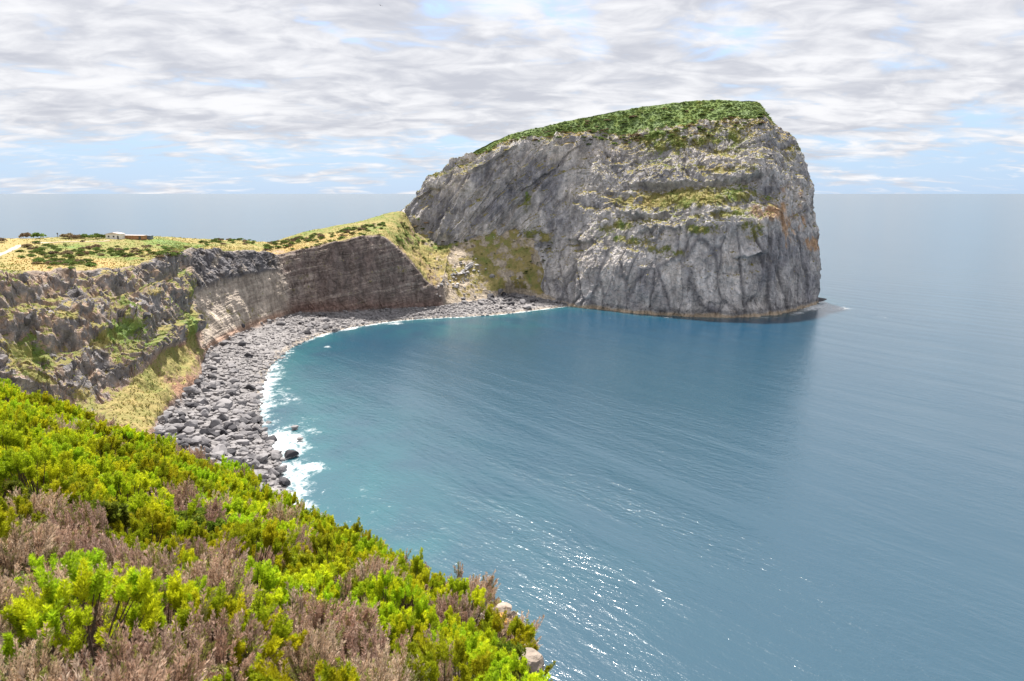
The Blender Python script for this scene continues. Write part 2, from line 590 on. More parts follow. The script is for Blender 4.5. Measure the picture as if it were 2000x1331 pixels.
lay(wall, c3(0.185, 0.145, 0.13))
lay(wall * sstep(strat + 0.6 * strat2 + 0.8 * n_lo + 0.5 * n_mi, 0.0, 0.4), c3(0.30, 0.25, 0.22))
lay(wall * sstep(strat2 + 0.9 * n_mi, 0.12, 0.35) * 0.6, c3(0.33, 0.27, 0.23))
lay(wall * bump_at(V0, 605, 16) * 0.7, c3(0.22, 0.13, 0.105))
lay(tuff, c3(0.40, 0.34, 0.285))
lay(tuff * sstep(0.6 * strat2 + strat + 0.8 * n_lo + 0.6 * n_mi, 0.05, 0.45), c3(0.50, 0.43, 0.36))
lay(tuff * sstep(-strat2 - strat, 0.05, 0.4) * 0.7, c3(0.25, 0.21, 0.18))
lay(tuff * (1 - sstep(TIDX, 2.1, 2.45)) * 0.8, c3(0.36, 0.20, 0.13))
lay(capband, c3(0.15, 0.142, 0.148))
lay(capband * sstep(n_mi, 0.12, 0.3), c3(0.30, 0.26, 0.22))
lay(rug, c3(0.20, 0.187, 0.187))
lay(rug * sstep(slope, 0.15, 0.5) * sstep(n_mi + n_lo, -0.3, 0.1), c3(0.40, 0.285, 0.205))
lay(rug * sstep(fbm(G2 * 0.5, 3), 0.1, 0.3) * 0.5, c3(0.33, 0.30, 0.29))
lay(foot, c3(0.36, 0.235, 0.165))
lay(foot * sstep(-n_lo, 0.05, 0.3), c3(0.30, 0.17, 0.11))
lay(scree, c3(0.42, 0.35, 0.27))
lay(plat, c3(0.38, 0.27, 0.18))
lay(beach, c3(0.25, 0.237, 0.235))
lay(beach * sstep(n_mi, 0.0, 0.3) * 0.7, c3(0.16, 0.15, 0.155))
wet = 1 - sstep(G2[..., 2] + 0.6 * n_mi, 0.2, 1.0)
lay(wet * beach * (SIDX < 12), c3(0.34, 0.29, 0.235))

veg = np.zeros(G.shape[:2])
vegc = np.full(G.shape[:2], 0.45)
veg = np.maximum(veg, plat * 0.95)
vegc = np.where(plat > 0.3, 0.40 + 0.6 * n_lo + 0.3 * n_mi, vegc)
vegc = vegc - 0.45 * blobs(UC, VC, [(200, 517, 30, 9, 0, 1), (560, 488, 60, 8, -8, 1), (640, 468, 80, 7, -12, 0.8), (40, 512, 70, 8, 6, 0.6), (90, 530, 60, 6, 4, 0.7)])
vegc = vegc + 0.35 * blobs(UC, VC, [(330, 480, 60, 12, 8, 1), (800, 465, 30, 30, 0, 1.3), (250, 500, 90, 10, 10, .4)])
veg = veg * (1 - blobs(UC, VC, [(110, 536, 60, 9, 0, 1.0), (545, 492, 22, 6, 0, .7), (735, 440, 30, 8, -20, .5)]))
# ledges and gentle places of the rugged cliff carry plants
veg = np.maximum(veg, rug * sstep(slope + 0.9 * n_lo, 0.42, 0.80) * 0.62)
veg = np.maximum(veg, rug * blobs(UC, VC, [(230, 650, 75, 22, -25, 0.95), (50, 690, 60, 30, 10, 0.8), (375, 640, 14, 55, 5, 0.9), (380, 560, 16, 40, 20, .7),
                                           (300, 570, 30, 14, 0, .6), (130, 615, 40, 12, 10, .7), (30, 790, 60, 20, 0, .7), (160, 770, 40, 25, 0, .6), (75, 735, 50, 14, 20, .8)]))
vegc = vegc * (1 - rug) + rug * (0.50 + 0.6 * n_lo + 0.3 * n_mi)
veg = np.maximum(veg, foot * (0.42 + 0.7 * n_lo) + foot * blobs(UC, VC, [(275, 780, 60, 50, 20, 0.75), (350, 690, 25, 40, 0, .5)]))
vegc = vegc * (1 - foot) + foot * (0.42 + 0.4 * n_lo)
veg = np.maximum(veg, scree * (0.47 + 0.7 * n_lo + 0.9 * n_mi) * sstep(TIDX, 2.1, 2.7))
scw = np.clip(scree + valley * (1 - scree), 0, 1)
vegc = vegc * (1 - scw) + scw * (0.26 + 0.45 * n_lo + 0.3 * blobs(UC, VC, [(860, 475, 60, 16, 0, 1), (960, 470, 80, 20, 10, .7), (930, 510, 70, 25, 0, .4), (800, 465, 30, 26, 0, 1.2)]) + 0.25 * n_mi)
veg = np.maximum(veg, tuff * (1 - capband) * sstep(n_mi + 0.5 * n_lo, 0.05, 0.4) * 0.50)
veg = np.maximum(veg, wall * sstep(n_mi + strat, 0.15, 0.5) * 0.42)
veg = veg * (1 - valley) + valley * (0.62 + 0.6 * n_lo + 0.7 * n_mi)
veg = np.where(beach > 0.3, 0, veg)

NF = G2.shape[1]


def sub_surface(name, rows, cols, label, mat, kind='structure'):
    r0, r1 = rows
    s0, s1 = cols
    sl = (slice(s0, s1 + 1), slice(r0, r1 + 1))
    g = G2[sl]
    col = np.concatenate([rockc[sl], veg[sl][..., None]], -1)
    me = mesh_from(name, g, grid_faces(g.shape[0], g.shape[1]), [mat], name in ('plateau', 'beach'),
                   {'rock': ('FLOAT_COLOR', col.reshape(-1, 4)), 'vegc': ('FLOAT', vegc[sl])})
    o = link(name, me)
    tag(o, label, kind=kind)
    return o


CC = np.concatenate([[0], np.cumsum(CS)])
sub_surface('beach', (0, ROW[2]), (0, CC[-1]), 'grey boulder beach curving round the cove', M_TERR)
sub_surface('scree_slope', (ROW[2], ROW[5]), (0, CC[4]), 'olive grassy scree slope at the foot of the headland', M_TERR)
sub_surface('cove_cliff', (ROW[2], ROW[5]), (CC[4], CC[9]), 'dark brown layered cliff wall at the back of the cove', M_TERR)
sub_surface('tuff_cliff', (ROW[2], ROW[5]), (CC[9], CC[11]), 'pale tuff cliff under a band of dark lava', M_TERR)
sub_surface('lava_cliff', (ROW[2], ROW[5]), (CC[11], CC[-1]), 'rugged dark lava cliff with grassy ledges', M_TERR)
sub_surface('plateau', (ROW[5], len(TIDX[0]) - 1), (0, CC[-1]), 'grassy plateau and isthmus above the cove cliffs', M_TERR)

CVEG, CVEGC = veg, vegc
# ------------------------------------------------------------------ headland
W = lambda x, y, z: np.array([x, y, z], float)
HS = []


def hst(wl, h1, h2, h3, tp, k1, rd):
    a = Z(wl[0], wl[1], 0) if len(wl) == 2 else W(*wl)
    f = lambda q: Y(*q)
    HS.append([a, f(h1), f(h2), f(h3), f(tp), f(k1), f(rd)])


hst((-140, 600, 0), (752, 484, 600), (776, 432, 603), (799, 397, 606), (838, 357, 610), (870, 332, 612), (905, 308, 615))
hst((-104, 570, 0), (800, 500, 575), (832, 432, 582), (855, 390, 590), (890, 338, 599), (915, 319, 607), (935, 297, 615))
hst((-50, 556, 0), (900, 477, 561), (912, 412, 567), (925, 362, 575), (960, 300, 586), (983, 283, 598), (1000, 263, 612))
hst((2, 554, 0), (1000, 458, 562), (1006, 400, 568), (1018, 342, 576), (1050, 276, 587), (1060, 262, 599), (1075, 243, 612))
hst((1088, 595), (1085, 520, 545), (1092, 430, 560), (1103, 342, 575), (1130, 268, 588), (1140, 250, 600), (1160, 226, 612))
hst((1150, 603), (1155, 520, 520), (1166, 430, 540), (1181, 347, 560), (1210, 283, 576), (1220, 252, 591), (1240, 212, 607))
hst((1250, 613), (1255, 520, 494), (1261, 430, 511), (1271, 352, 537), (1300, 277, 560), (1300, 240, 581), (1310, 202, 602))
hst((1350, 620), (1350, 530, 476), (1350, 430, 490), (1355, 352, 524), (1370, 264, 550), (1370, 230, 573), (1370, 197, 598))
hst((1440, 621), (1440, 530, 473), (1440, 430, 484), (1438, 352, 512), (1440, 252, 545), (1430, 223, 568), (1425, 197, 592))
hst((1512, 616), (1516, 530, 484), (1516, 430, 492), (1510, 345, 515), (1494, 242, 545), (1485, 216, 562), (1468, 199, 585))
hst((1562, 604), (1566, 530, 508), (1557, 430, 517), (1548, 350, 532), (1517, 262, 560), (1499, 232, 575), (1478, 200, 590))
hst((1598, 589), (1604, 520, 546), (1598, 460, 549), (1582, 370, 560), (1558, 285, 575), (1516, 252, 590), (1482, 203, 597))
rdg = [h[-1] for h in HS]


def back(x, y, tx, ty, tz, rd):
    b, t_ = W(x, y, 0), W(tx, ty, tz)
    HS.append([b, b * 0.7 + t_ * 0.3, b * 0.45 + t_ * 0.55, b * 0.2 + t_ * 0.8, t_, t_ * 0.5 + rd * 0.5, rd])


back(238, 625, 205, 618, 118, rdg[10])
back(165, 690, 145, 668, 112, rdg[8])
back(60, 705, 60, 678, 95, rdg[6])
back(-30, 692, -20, 668, 75, rdg[4])
back(-95, 660, -75, 645, 60, rdg[2])
HP = np.array(HS)
cen = np.array([80, 600, 0.0])
und = HP[:, :1].copy(); und[..., 2] = -6
und[..., :2] += (und[..., :2] - cen[:2]) * 0.03
HP = np.concatenate([und, HP], 1)
HC = [64] * 11 + [40] + [20] * 4 + [24]
HR = [4, 56, 62, 62, 62, 36, 34]
HG = relax(along_rows(catmull(HP, HC, True), HR), 3, True)
HN = normals(HG, True)
if HN[300, 100, 1] > 0:
    HN = -HN
HT = np.concatenate([k + np.arange(c) / c for k, c in enumerate(HR)] + [[len(HR)]])[None, :] + np.zeros((HG.shape[0], 1))
hu, hv, hd = proj(HG)
front = sstep(-HN[..., 1] + 0.4 * np.abs(HN[..., 0]), -0.05, 0.25)
capw = sstep(HT + 0.55 * fbm(HG * 0.06 + 71, 4) + 0.25 * fbm(HG * 0.3 + 5, 2) - 0.60 - 0.9 * (1 - sstep(hu, 900, 1080)), 4.85, 5.25)
facew = (1 - capw) * sstep(HT, 0.4, 1.1)

hw = np.stack([fbm(HG * 0.02 + 3, 3), fbm(HG * 0.02 + 23, 3), fbm(HG * 0.02 + 43, 3)], -1)
hb = fbm(HG * 0.014 + 7, 3)
hm = fbm(HG * 0.05 + 2, 4)
# left part: diagonal flow bands falling to the left; right part: upright joints
leftw = 1 - sstep(hu + 0.35 * (hv - 400), 1040, 1180)
dia_a = (HG[..., 0] * 0.72 - HG[..., 2] * 0.69)
dia_b = (HG[..., 0] * 0.69 + HG[..., 2] * 0.72)
dia = ridged(np.stack([dia_a * 0.065, HG[..., 1] * 0.03, dia_b * 0.016], -1) + hw * 0.7, 4)
joint_low = sstep(hv + 25 * hb, 420, 470)
vf = ridged(np.stack([HG[..., 0] * 0.055, HG[..., 1] * 0.055, HG[..., 2] * 0.009], -1) + hw * 0.35, 4)
wf1, wf2, wid = worley((HG + hw * 9) * np.array([0.075, 0.075, 0.014]))
sf1, sf2, sid = worley(np.stack([dia_a * 0.09, HG[..., 1] * 0.03, dia_b * 0.022], -1) + hw * 0.5)
vf1, vf2, vid = worley((HG + hw * 8) * np.array([0.2, 0.2, 0.11]))
uf1, uf2, uid = worley((HG + hw * 5) * np.array([0.45, 0.45, 0.3]))
hor = fbm(np.stack([HG[..., 0] * 0.014, HG[..., 1] * 0.014, (HG[..., 2] + 26 * hw[..., 0] + 0.12 * HG[..., 0]) * 0.10], -1), 4)
wcr = sstep(wf2 - wf1, 0, 0.14)
hdisp = facew * (5.0 * hb + (2.0 - 1.2 * leftw) * hm + leftw * (8.0 * (dia - 0.45) + 4.0 * (sid - 0.5))
                 + (1 - leftw) * (joint_low * (3.4 * (wid - 0.5) * wcr - 0.6 * (1 - wcr) + 1.2 * (vf - 0.45) + 0.9 * (vid - 0.5)) + (1 - joint_low) * (4.0 * hor + 2.2 * (vid - 0.5)))
                 + (1.0 - 0.5 * leftw) * (uid - 0.5) + (0.8 - 0.6 * leftw) * (ridged(HG * 0.11, 3) - 0.4))
hdisp = hdisp + capw * (2.0 * hb + 0.8 * hm)


def over(line, depth, up, dn):
    """a shelf line across the face: rock above it stands out, rock below is recessed"""
    us = np.array([q[0] for q in line], float); vs = np.array([q[1] for q in line], float)
    ly = np.interp(hu, us, vs) + 16 * hm + 8 * fbm(HG * 0.2, 2)
    ends = sstep(hu, us[0], us[0] + 25) * (1 - sstep(hu, us[-1] - 25, us[-1]))
    dv = hv - ly
    above = np.exp(-(np.maximum(-dv, 0) / up) ** 2) * (1 - sstep(dv, -1.0, 1.5))
    below = np.exp(-(np.maximum(dv, 0) / dn) ** 2) * sstep(dv, -1.0, 1.5)
    mod = np.clip(0.15 + 2.2 * fbm(HG * np.array([0.03, 0.03, 0.02]) + us[0], 3) + 0.5, 0, 1.2)
    return ends * front * facew * mod * (0.6 * depth * above - depth * below)


hdisp = hdisp + over([(1180, 384), (1240, 366), (1290, 356), (1350, 364), (1440, 350), (1500, 336)], 4.5, 30, 16)
hdisp = hdisp + over([(1185, 402), (1240, 424), (1340, 414), (1440, 408), (1470, 400)], 4.5, 16, 14)
hdisp = hdisp + over([(1425, 505), (1480, 498), (1505, 492)], 5.5, 22, 26)
hdisp = hdisp + over([(1095, 470), (1140, 478), (1190, 470)], 3.0, 20, 20)
hdisp = hdisp + over([(1230, 455), (1290, 448), (1345, 452)], 3.0, 16, 14)
# the dark cavity below the shoulder, the square niche and upright clefts
hdisp = hdisp - front * facew * blobs(hu, hv, [(1500, 372, 26, 22, 20, 6.5), (1434, 476, 9, 26, 0, 4.5), (1529, 520, 9, 40, 0, 5.0), (1250, 592, 14, 12, 0, 3.5),
                                               (1480, 590, 20, 12, 0, 2.5), (1340, 470, 5, 40, 0, 3.5), (1553, 400, 7, 80, 3, 4.0), (1440, 530, 30, 10, 0, 2.5), (1120, 560, 6, 35, 8, 3.5)])
HG2 = HG + HN * hdisp[..., None]
cap_n = fbm(HG2 * 0.12 + 4, 4)
HG2[..., 2] += capw * (0.9 * cap_n + 0.7 * fbm(HG2 * 0.5, 3)) * (1 - sstep(HT, 6.9, 7.0) * 0.0)
HN2 = normals(HG2, True)
if (HN2 * HN).sum(-1).mean() < 0:
    HN2 = -HN2
hsl = HN2[..., 2]
hu, hv, hd = proj(HG2)
m1 = fbm(HG2 * 0.03 + 15, 4)
m2 = fbm(HG2 * 0.12 + 19, 4)
rockc = np.zeros(HG.shape) + c3(0.52, 0.485, 0.465)
lay(sstep(m1 + 0.5 * m2, 0.05, 0.4) * 0.9, c3(0.58, 0.525, 0.48))
lay(sstep(-m1 - 0.4 * m2, 0.08, 0.4) * 0.9, c3(0.27, 0.26, 0.275))
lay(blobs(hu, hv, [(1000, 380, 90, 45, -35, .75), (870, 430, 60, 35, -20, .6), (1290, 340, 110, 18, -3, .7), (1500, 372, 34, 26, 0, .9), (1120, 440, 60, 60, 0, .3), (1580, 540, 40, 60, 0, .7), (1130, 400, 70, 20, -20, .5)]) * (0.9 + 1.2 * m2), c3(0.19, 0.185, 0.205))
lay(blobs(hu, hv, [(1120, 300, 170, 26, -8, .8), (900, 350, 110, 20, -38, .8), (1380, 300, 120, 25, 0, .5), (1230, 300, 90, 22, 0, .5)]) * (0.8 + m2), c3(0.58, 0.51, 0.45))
dtone = ridged(np.stack([dia_a * 0.05, HG[..., 1] * 0.03, dia_b * 0.014], -1) + hw * 0.8 + 4, 4)
lay(leftw * sstep(dtone + 0.3 * m2, 0.45, 0.75) * 0.75 * (1 - sstep(HG2[..., 2], 105, 125)), c3(0.20, 0.195, 0.22))
lay((1 - leftw) * (1 - joint_low) * sstep(-hor + 0.4 * m2, 0.05, 0.3) * 0.7, c3(0.22, 0.212, 0.225))
lay((1 - leftw) * joint_low * sstep(wid + 0.5 * m2, 0.55, 0.9) * 0.55, c3(0.27, 0.255, 0.265))
lay((1 - leftw) * joint_low * (1 - wcr) * 0.7, c3(0.14, 0.135, 0.145))
lay(sstep(HG2[..., 2] + 2 * m2, 3.2, 1.2) * (1 - capw), c3(0.42, 0.33, 0.24))
lay(sstep(HG2[..., 2] + 2 * m2, 6.0, 3.8) * sstep(HG2[..., 2] + 2 * m2, 1.6, 3.2) * 0.5, c3(0.10, 0.10, 0.11))
orn = blobs(hu, hv, [(1500, 415, 50, 20, 0, 1.0), (1535, 430, 16, 90, 0, .8), (1590, 475, 24, 30, 0, .9), (1480, 450, 40, 35, 0, .55), (1560, 420, 25, 70, 0, .6), (1420, 450, 30, 20, 0, .3)])
lay(sstep(orn + 0.9 * m2, 0.45, 0.9) * 0.75, c3(0.50, 0.28, 0.13))
lay(capw, c3(0.26, 0.2, 0.13))
veg = capw * 1.0
vegc = np.where(capw > 0.3, 0.86 + 0.35 * m1 + 0.2 * m2, 0.42)
brow = sstep(HT, 4.2, 5.0) * (1 - capw)
veg = np.maximum(veg, brow * (0.45 + 0.6 * m2 + 0.5 * m1) * sstep(hu, 1120, 1250))
vegc = np.where(brow > 0.2, 0.42 + 0.6 * m1, vegc)
led = blobs(hu, hv, [(1050, 462, 45, 16, 10, .8), (1068, 500, 16, 30, 15, .6), (1040, 530, 12, 20, 20, .5), (1330, 388, 150, 24, -3, 1.1), (1430, 380, 70, 18, 0, .9), (1400, 420, 90, 12, -5, .8), (1230, 470, 70, 14, 8, .7), (1390, 330, 90, 10, 5, .7), (1370, 450, 60, 18, -4, .75), (1300, 490, 60, 16, 10, .75), (1200, 442, 50, 16, -8, .8),
                     (1470, 450, 45, 30, 0, .7), (1410, 295, 50, 12, 0, .8), (1330, 300, 60, 8, 0, .5), (1030, 398, 12, 40, 8, .7), (1180, 310, 25, 8, 0, .6), (840, 385, 50, 10, -45, .5), (1440, 330, 60, 10, 0, .6), (1270, 430, 50, 14, 0, .6), (1545, 300, 22, 40, 20, .6)])
veg = np.maximum(veg, front * (1 - capw) * (led * (0.8 + 0.9 * m2)))
veg = np.maximum(veg, (1 - capw) * sstep(hsl, 0.52, 0.8) * 0.6 * sstep(HG2[..., 2], 8, 20))
vegc = np.where((capw < 0.3) & (led > 0.2), 0.47 + 0.45 * m1 + 0.2 * m2, vegc)
veg = np.where(HG2[..., 2] < 6, 0, veg)
hcol = np.concatenate([rockc, veg[..., None]], -1)
me = mesh_from('headland', HG2, grid_faces(HG2.shape[0], HG2.shape[1], True), [M_HEAD], False,
               {'rock': ('FLOAT_COLOR', hcol.reshape(-1, 4)), 'vegc': ('FLOAT', vegc)})
tag(link('headland', me), 'massive grey rock headland with sheer cliffs and green top', kind='structure')
HVEG, HVEGC, HCAP = veg, vegc, capw
# ------------------------------------------------------------------ foreground hillside
EDGE = np.array([(14, -40), (5, -6), (1.4, 3), (0.0, 9), (-0.9, 15), (-8.8, 25), (-16, 34), (-24, 40), (-35, 46), (-55, 53), (-130, 74)], float)


def edge_dist(x, y):
    best = np.full(np.shape(x), 1e9)
    sgn = np.ones(np.shape(x))
    for k in range(len(EDGE) - 1):
        a, b = EDGE[k], EDGE[k + 1]
        d = b - a
        t = np.clip(((x - a[0]) * d[0] + (y - a[1]) * d[1]) / (d @ d), 0, 1)
        px, py = a[0] + t * d[0], a[1] + t * d[1]
        dist = np.hypot(x - px, y - py)
        side = d[0] * (y - a[1]) - d[1] * (x - a[0])      # negative on the seaward side
        m = dist < best
        best = np.where(m, dist, best)
        sgn = np.where(m, np.where(side < 0, 1.0, -1.0), sgn)
    return best * sgn


def hill(x, y):
    """ground height of the hillside the camera stands on"""
    x = np.asarray(x, float); y = np.asarray(y, float)
    p3 = np.stack([x, y, np.zeros_like(x)], -1)
    z = 81.35 - 0.5 * y - 0.32 * x
    z = np.where(y < 0, 81.35 - 0.32 * x - 0.25 * y, z)
    s = edge_dist(x, y)
    so = np.maximum(s + 0.4, 0)
    z = z - 1.25 * (np.sqrt(so * so + 1.0) - 1.0) * 1.15
    z = z + 1.85 * np.exp(-(x * x + y * y) / (2 * 1.5 ** 2))
    z = z + 0.5 * fbm(p3 * 0.12, 3) + 0.18 * fbm(p3 * 0.5, 3)
    return np.maximum(z, -4), s


gx = np.arange(-130, 62, 0.8)
gy = np.arange(-32, 130, 0.8)
X, Yg = np.meshgrid(gx, gy, indexing='ij')
Zg, Sg = hill(X, Yg)
HILL = np.stack([X, Yg, Zg], -1)
hill_n = normals(HILL, False)
cr = sstep(Sg, 0.5, 3)
w1, w2, wi = worley(HILL * np.array([0.5, 0.5, 0.35]))
HILL = HILL + np.where(hill_n[..., 2:] > 0, hill_n, -hill_n) * (cr * (1.4 * (wi - 0.5) + 0.8 * fbm(HILL * 0.3, 3)))[..., None]
rc = np.zeros(HILL.shape) + c3(0.085, 0.062, 0.045)
hn_ = fbm(HILL * 0.3, 3)
rc = rc * (1 - cr[..., None]) + (c3(0.33, 0.25, 0.20) + 0.25 * hn_[..., None] * c3(1, .9, .8)) * cr[..., None]
vg_ = np.clip(0.35 + 0.5 * hn_, 0, 1) * (1 - 0.3 * cr)
col = np.concatenate([rc, vg_[..., None]], -1)
me = mesh_from('hillside', HILL, grid_faces(len(gx), len(gy)), [M_TERR], True,
               {'rock': ('FLOAT_COLOR', col.reshape(-1, 4)), 'vegc': ('FLOAT', np.full(Sg.shape, 0.75))})
tag(link('hillside', me), 'steep shrub covered hillside falling to the sea', kind='structure')

# ------------------------------------------------------------------ sea
def axis(lo, hi, step, far):
    core = np.arange(lo, hi + step, step)
    r = []
    d = step
    x = core[-1]
    while x < far:
        d *= 1.3
        x += d
        r.append(x)
    l = []
    d = step
    x = core[0]
    while x > -far:
        d *= 1.3
        x -= d
        l.append(x)
    return np.array(l[::-1] + list(core) + r)


sx = axis(-110, 300, 2.0, 90000.0)
sy = axis(40, 640, 2.0, 90000.0)
SX, SY = np.meshgrid(sx, sy, indexing='ij')
wl_c = G2[:, :ROW[2], :].reshape(-1, 3)
# true waterline: first height crossing in each column
def waterline(g):
    pts = []
    for c in range(g.shape[0]):
        z = g[c, :, 2]
        k = np.argmax(z > 0)
        if k > 0:
            t = z[k - 1] / (z[k - 1] - z[k])
            pts.append(g[c, k - 1] * (1 - t) + g[c, k] * t)
    return np.array(pts)


WC = waterline(G2[:, :ROW[4]])
WH = waterline(HG2[:720, :HR[0] + HR[1]])
shore = np.full(SX.shape, 999.0)
shc = np.full(SX.shape, 999.0)
flat = np.stack([SX.ravel(), SY.ravel()], -1)
near = (np.abs(flat[:, 0] - 60) < 320) & (np.abs(flat[:, 1] - 350) < 360)
q = flat[near]
dC = np.full(len(q), 999.0); dH = dC.copy(); iC = np.zeros(len(q))
for k in range(0, len(WC), 3):
    d = np.hypot(q[:, 0] - WC[k, 0], q[:, 1] - WC[k, 1])
    m = d < dC
    dC = np.where(m, d, dC); iC = np.where(m, SIDX[min(k, len(SIDX) - 1), 0], iC)
for k in range(0, len(WH), 4):
    d = np.hypot(q[:, 0] - WH[k, 0], q[:, 1] - WH[k, 1])
    dH = np.minimum(dH, d)
q3 = np.concatenate([q, np.zeros((len(q), 1))], 1)
nz = fbm(q3 * 0.06, 4)
uS, vS, _ = proj(q3)
wid_c = 3.0 + 9.0 * sstep(iC, 7.5, 14) * (0.6 + 0.8 * sstep(nz, -0.2, 0.3)) + 2.0 * sstep(iC, 4.5, 6.5) * (1 - sstep(iC, 7, 8))
foam = np.exp(-(dC / (wid_c * 1.3)) ** 1.4) * (0.95 + 0.7 * nz)
foam = np.maximum(foam, np.exp(-(dH / 1.8) ** 1.3) * (0.42 + 1.0 * nz))
foam = np.maximum(foam, blobs(uS, vS, [(1590, 601, 40, 10, -10, 1.0), (1640, 603, 34, 5, 0, .8), (1725, 620, 18, 4, 10, .6), (1560, 612, 30, 6, -10, .8), (1500, 620, 40, 4, 0, .6), (1300, 620, 40, 3, 4, .6), (1190, 622, 34, 3, 2, .45), (1420, 622, 30, 3, 0, .55),
                                       (560, 780, 50, 26, 0, .62), (575, 850, 45, 40, 0, .60), (590, 950, 45, 45, 0, .70), (600, 1010, 40, 35, 0, .65), (640, 960, 50, 18, 0, .45), (770, 632, 30, 5, 0, .8), (545, 730, 30, 14, -20, .6), (640, 678, 14, 5, 0, .7)]))
shal = np.maximum(np.exp(-(dC / (16 + 18 * sstep(iC, 7, 14))) ** 1.2), 0.6 * np.exp(-dH / 10)) * np.clip(0.7 + 1.0 * nz, 0, 1)
shal = np.maximum(shal, blobs(uS, vS, [(900, 640, 180, 22, -4, .55)]) * np.clip(0.6 + 1.3 * nz, 0, 1.2))
head_refl = np.clip(np.maximum(np.exp(-(dH / 95) ** 2), 0.8 * np.exp(-(dC / 70) ** 2) * (1 - sstep(iC, 8, 12))) * (1 + 0.6 * nz) * (1 - sstep(uS, 1480, 1640)), 0, 1)
REFL = np.zeros(len(flat)); REFL[near] = head_refl
F = np.zeros(len(flat)); F[near] = foam
S_ = np.zeros(len(flat)); S_[near] = shal
SEA = np.stack([SX.ravel(), SY.ravel(), np.zeros(SX.size)], -1)
m, t, b = new_mat("sea_water")
outn = [n for n in t.n if n.type == 'OUTPUT_MATERIAL'][0]
pos = t.add('ShaderNodeNewGeometry').outputs['Position']
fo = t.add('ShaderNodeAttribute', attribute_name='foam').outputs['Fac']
sh = t.add('ShaderNodeAttribute', attribute_name='shallow').outputs['Fac']
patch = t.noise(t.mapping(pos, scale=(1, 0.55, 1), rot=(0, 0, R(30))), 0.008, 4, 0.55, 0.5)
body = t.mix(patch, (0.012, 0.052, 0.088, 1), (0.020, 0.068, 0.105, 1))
body = t.mix(t.add('ShaderNodeAttribute', attribute_name='head_refl').outputs['Fac'], body, (0.0015, 0.048, 0.100, 1))     # headland's dark reflection painted into the water colour
body = t.mix(t.math('MULTIPLY', sh, 0.9, clamp=True), body, (0.012, 0.13, 0.14, 1))
t.put(b, 'Base Color', body)
t.put(b, 'IOR', 1.9)
t.put(b, 'Roughness', 0.19)
wA = t.noise(t.mapt(pos, (4.5, 1, 1), R(-50)), 0.16, 3, 0.5, 0.3)
wB = t.noise(t.mapt(pos, (2.2, 1, 1), R(-42)), 0.55, 4, 0.6, 0.2)
wC = t.noise(pos, 1.7, 3, 0.6)
wv = t.add('ShaderNodeTexWave', {'Vector': t.mapt(pos, (1, 1, 1), R(40)), 'Scale': 0.018, 'Distortion': 5.0, 'Detail': 3.0, 'Detail Scale': 0.8}, wave_type='BANDS').outputs['Fac']
ht = t.math('ADD', t.math('MULTIPLY', wA, 1.1), t.math('MULTIPLY', wB, 0.9))
ht = t.math('ADD', ht, t.math('MULTIPLY', wC, 0.22))
calm = t.rng(t.noise(t.mapt(pos, (5, 1, 1), R(-52)), 0.03, 4, 0.6, 0.5), 0.35, 0.65, 0.55, 1.3)
off = t.add('ShaderNodeVectorMath', {0: pos}, operation='LENGTH').outputs['Value']
calm = t.math('MULTIPLY', calm, t.rng(off, 200, 900, 1.0, 0.25))      # calmer water offshore
ht = t.math('MULTIPLY', ht, calm)
ht = t.math('ADD', ht, t.math('MULTIPLY', wv, 0.3))
bp = t.add('ShaderNodeBump', {'Height': ht, 'Strength': 1.0, 'Distance': 0.25})
t.put(b, 'Normal', bp.outputs[0])
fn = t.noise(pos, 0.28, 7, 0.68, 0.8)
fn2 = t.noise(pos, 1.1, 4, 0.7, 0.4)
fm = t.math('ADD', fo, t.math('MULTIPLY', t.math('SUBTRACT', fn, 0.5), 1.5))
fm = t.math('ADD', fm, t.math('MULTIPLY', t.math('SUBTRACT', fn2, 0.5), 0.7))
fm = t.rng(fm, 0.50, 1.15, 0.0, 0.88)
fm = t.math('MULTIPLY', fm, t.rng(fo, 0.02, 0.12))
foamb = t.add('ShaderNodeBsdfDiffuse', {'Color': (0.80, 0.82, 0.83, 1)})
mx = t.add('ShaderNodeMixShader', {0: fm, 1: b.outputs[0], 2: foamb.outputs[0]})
t.t.links.new(mx.outputs[0], outn.inputs[0])
me = mesh_from('sea', SEA, grid_faces(len(sx), len(sy)), [m], True, {'foam': ('FLOAT', F), 'shallow': ('FLOAT', S_), 'head_refl': ('FLOAT', REFL)})
so = link('sea', me)
if me.polygons[0].normal.z < 0:
    me.flip_normals()
tag(so, 'calm blue sea with white surf along the cove', kind='structure')

# ------------------------------------------------------------------ picking points on the built ground
_ck = np.concatenate([G2.reshape(-1, 3), HG2.reshape(-1, 3)])
_cn = np.concatenate([N2.reshape(-1, 3), HN2.reshape(-1, 3)])
_cu, _cv, _cd = proj(_ck)


def pick(u, v, rad=4.0, far=False):
    d2 = (_cu - u) ** 2 + (_cv - v) ** 2
    m = np.where(d2 < rad * rad)[0]
    if len(m) == 0:
        return _ck[np.argmin(d2)].copy(), _cn[np.argmin(d2)]
    k = m[np.argmin(_cd[m] + (0.3 * np.sqrt(d2[m])))]
    return _ck[k].copy(), _cn[k]


# ------------------------------------------------------------------ rocks
def ico(sub):
    bmv = bpy.data.meshes.new('t')
    import bmesh
    bm = bmesh.new()
    bmesh.ops.create_icosphere(bm, subdivisions=sub, radius=1.0)
    v = np.array([q.co[:] for q in bm.verts]); f = np.array([[q.index for q in fc.verts] for fc in bm.faces])
    bm.free()
    bpy.data.meshes.remove(bmv)
    return v, f


ICO1, ICO2, ICO3 = ico(1), ico(2), ico(3)


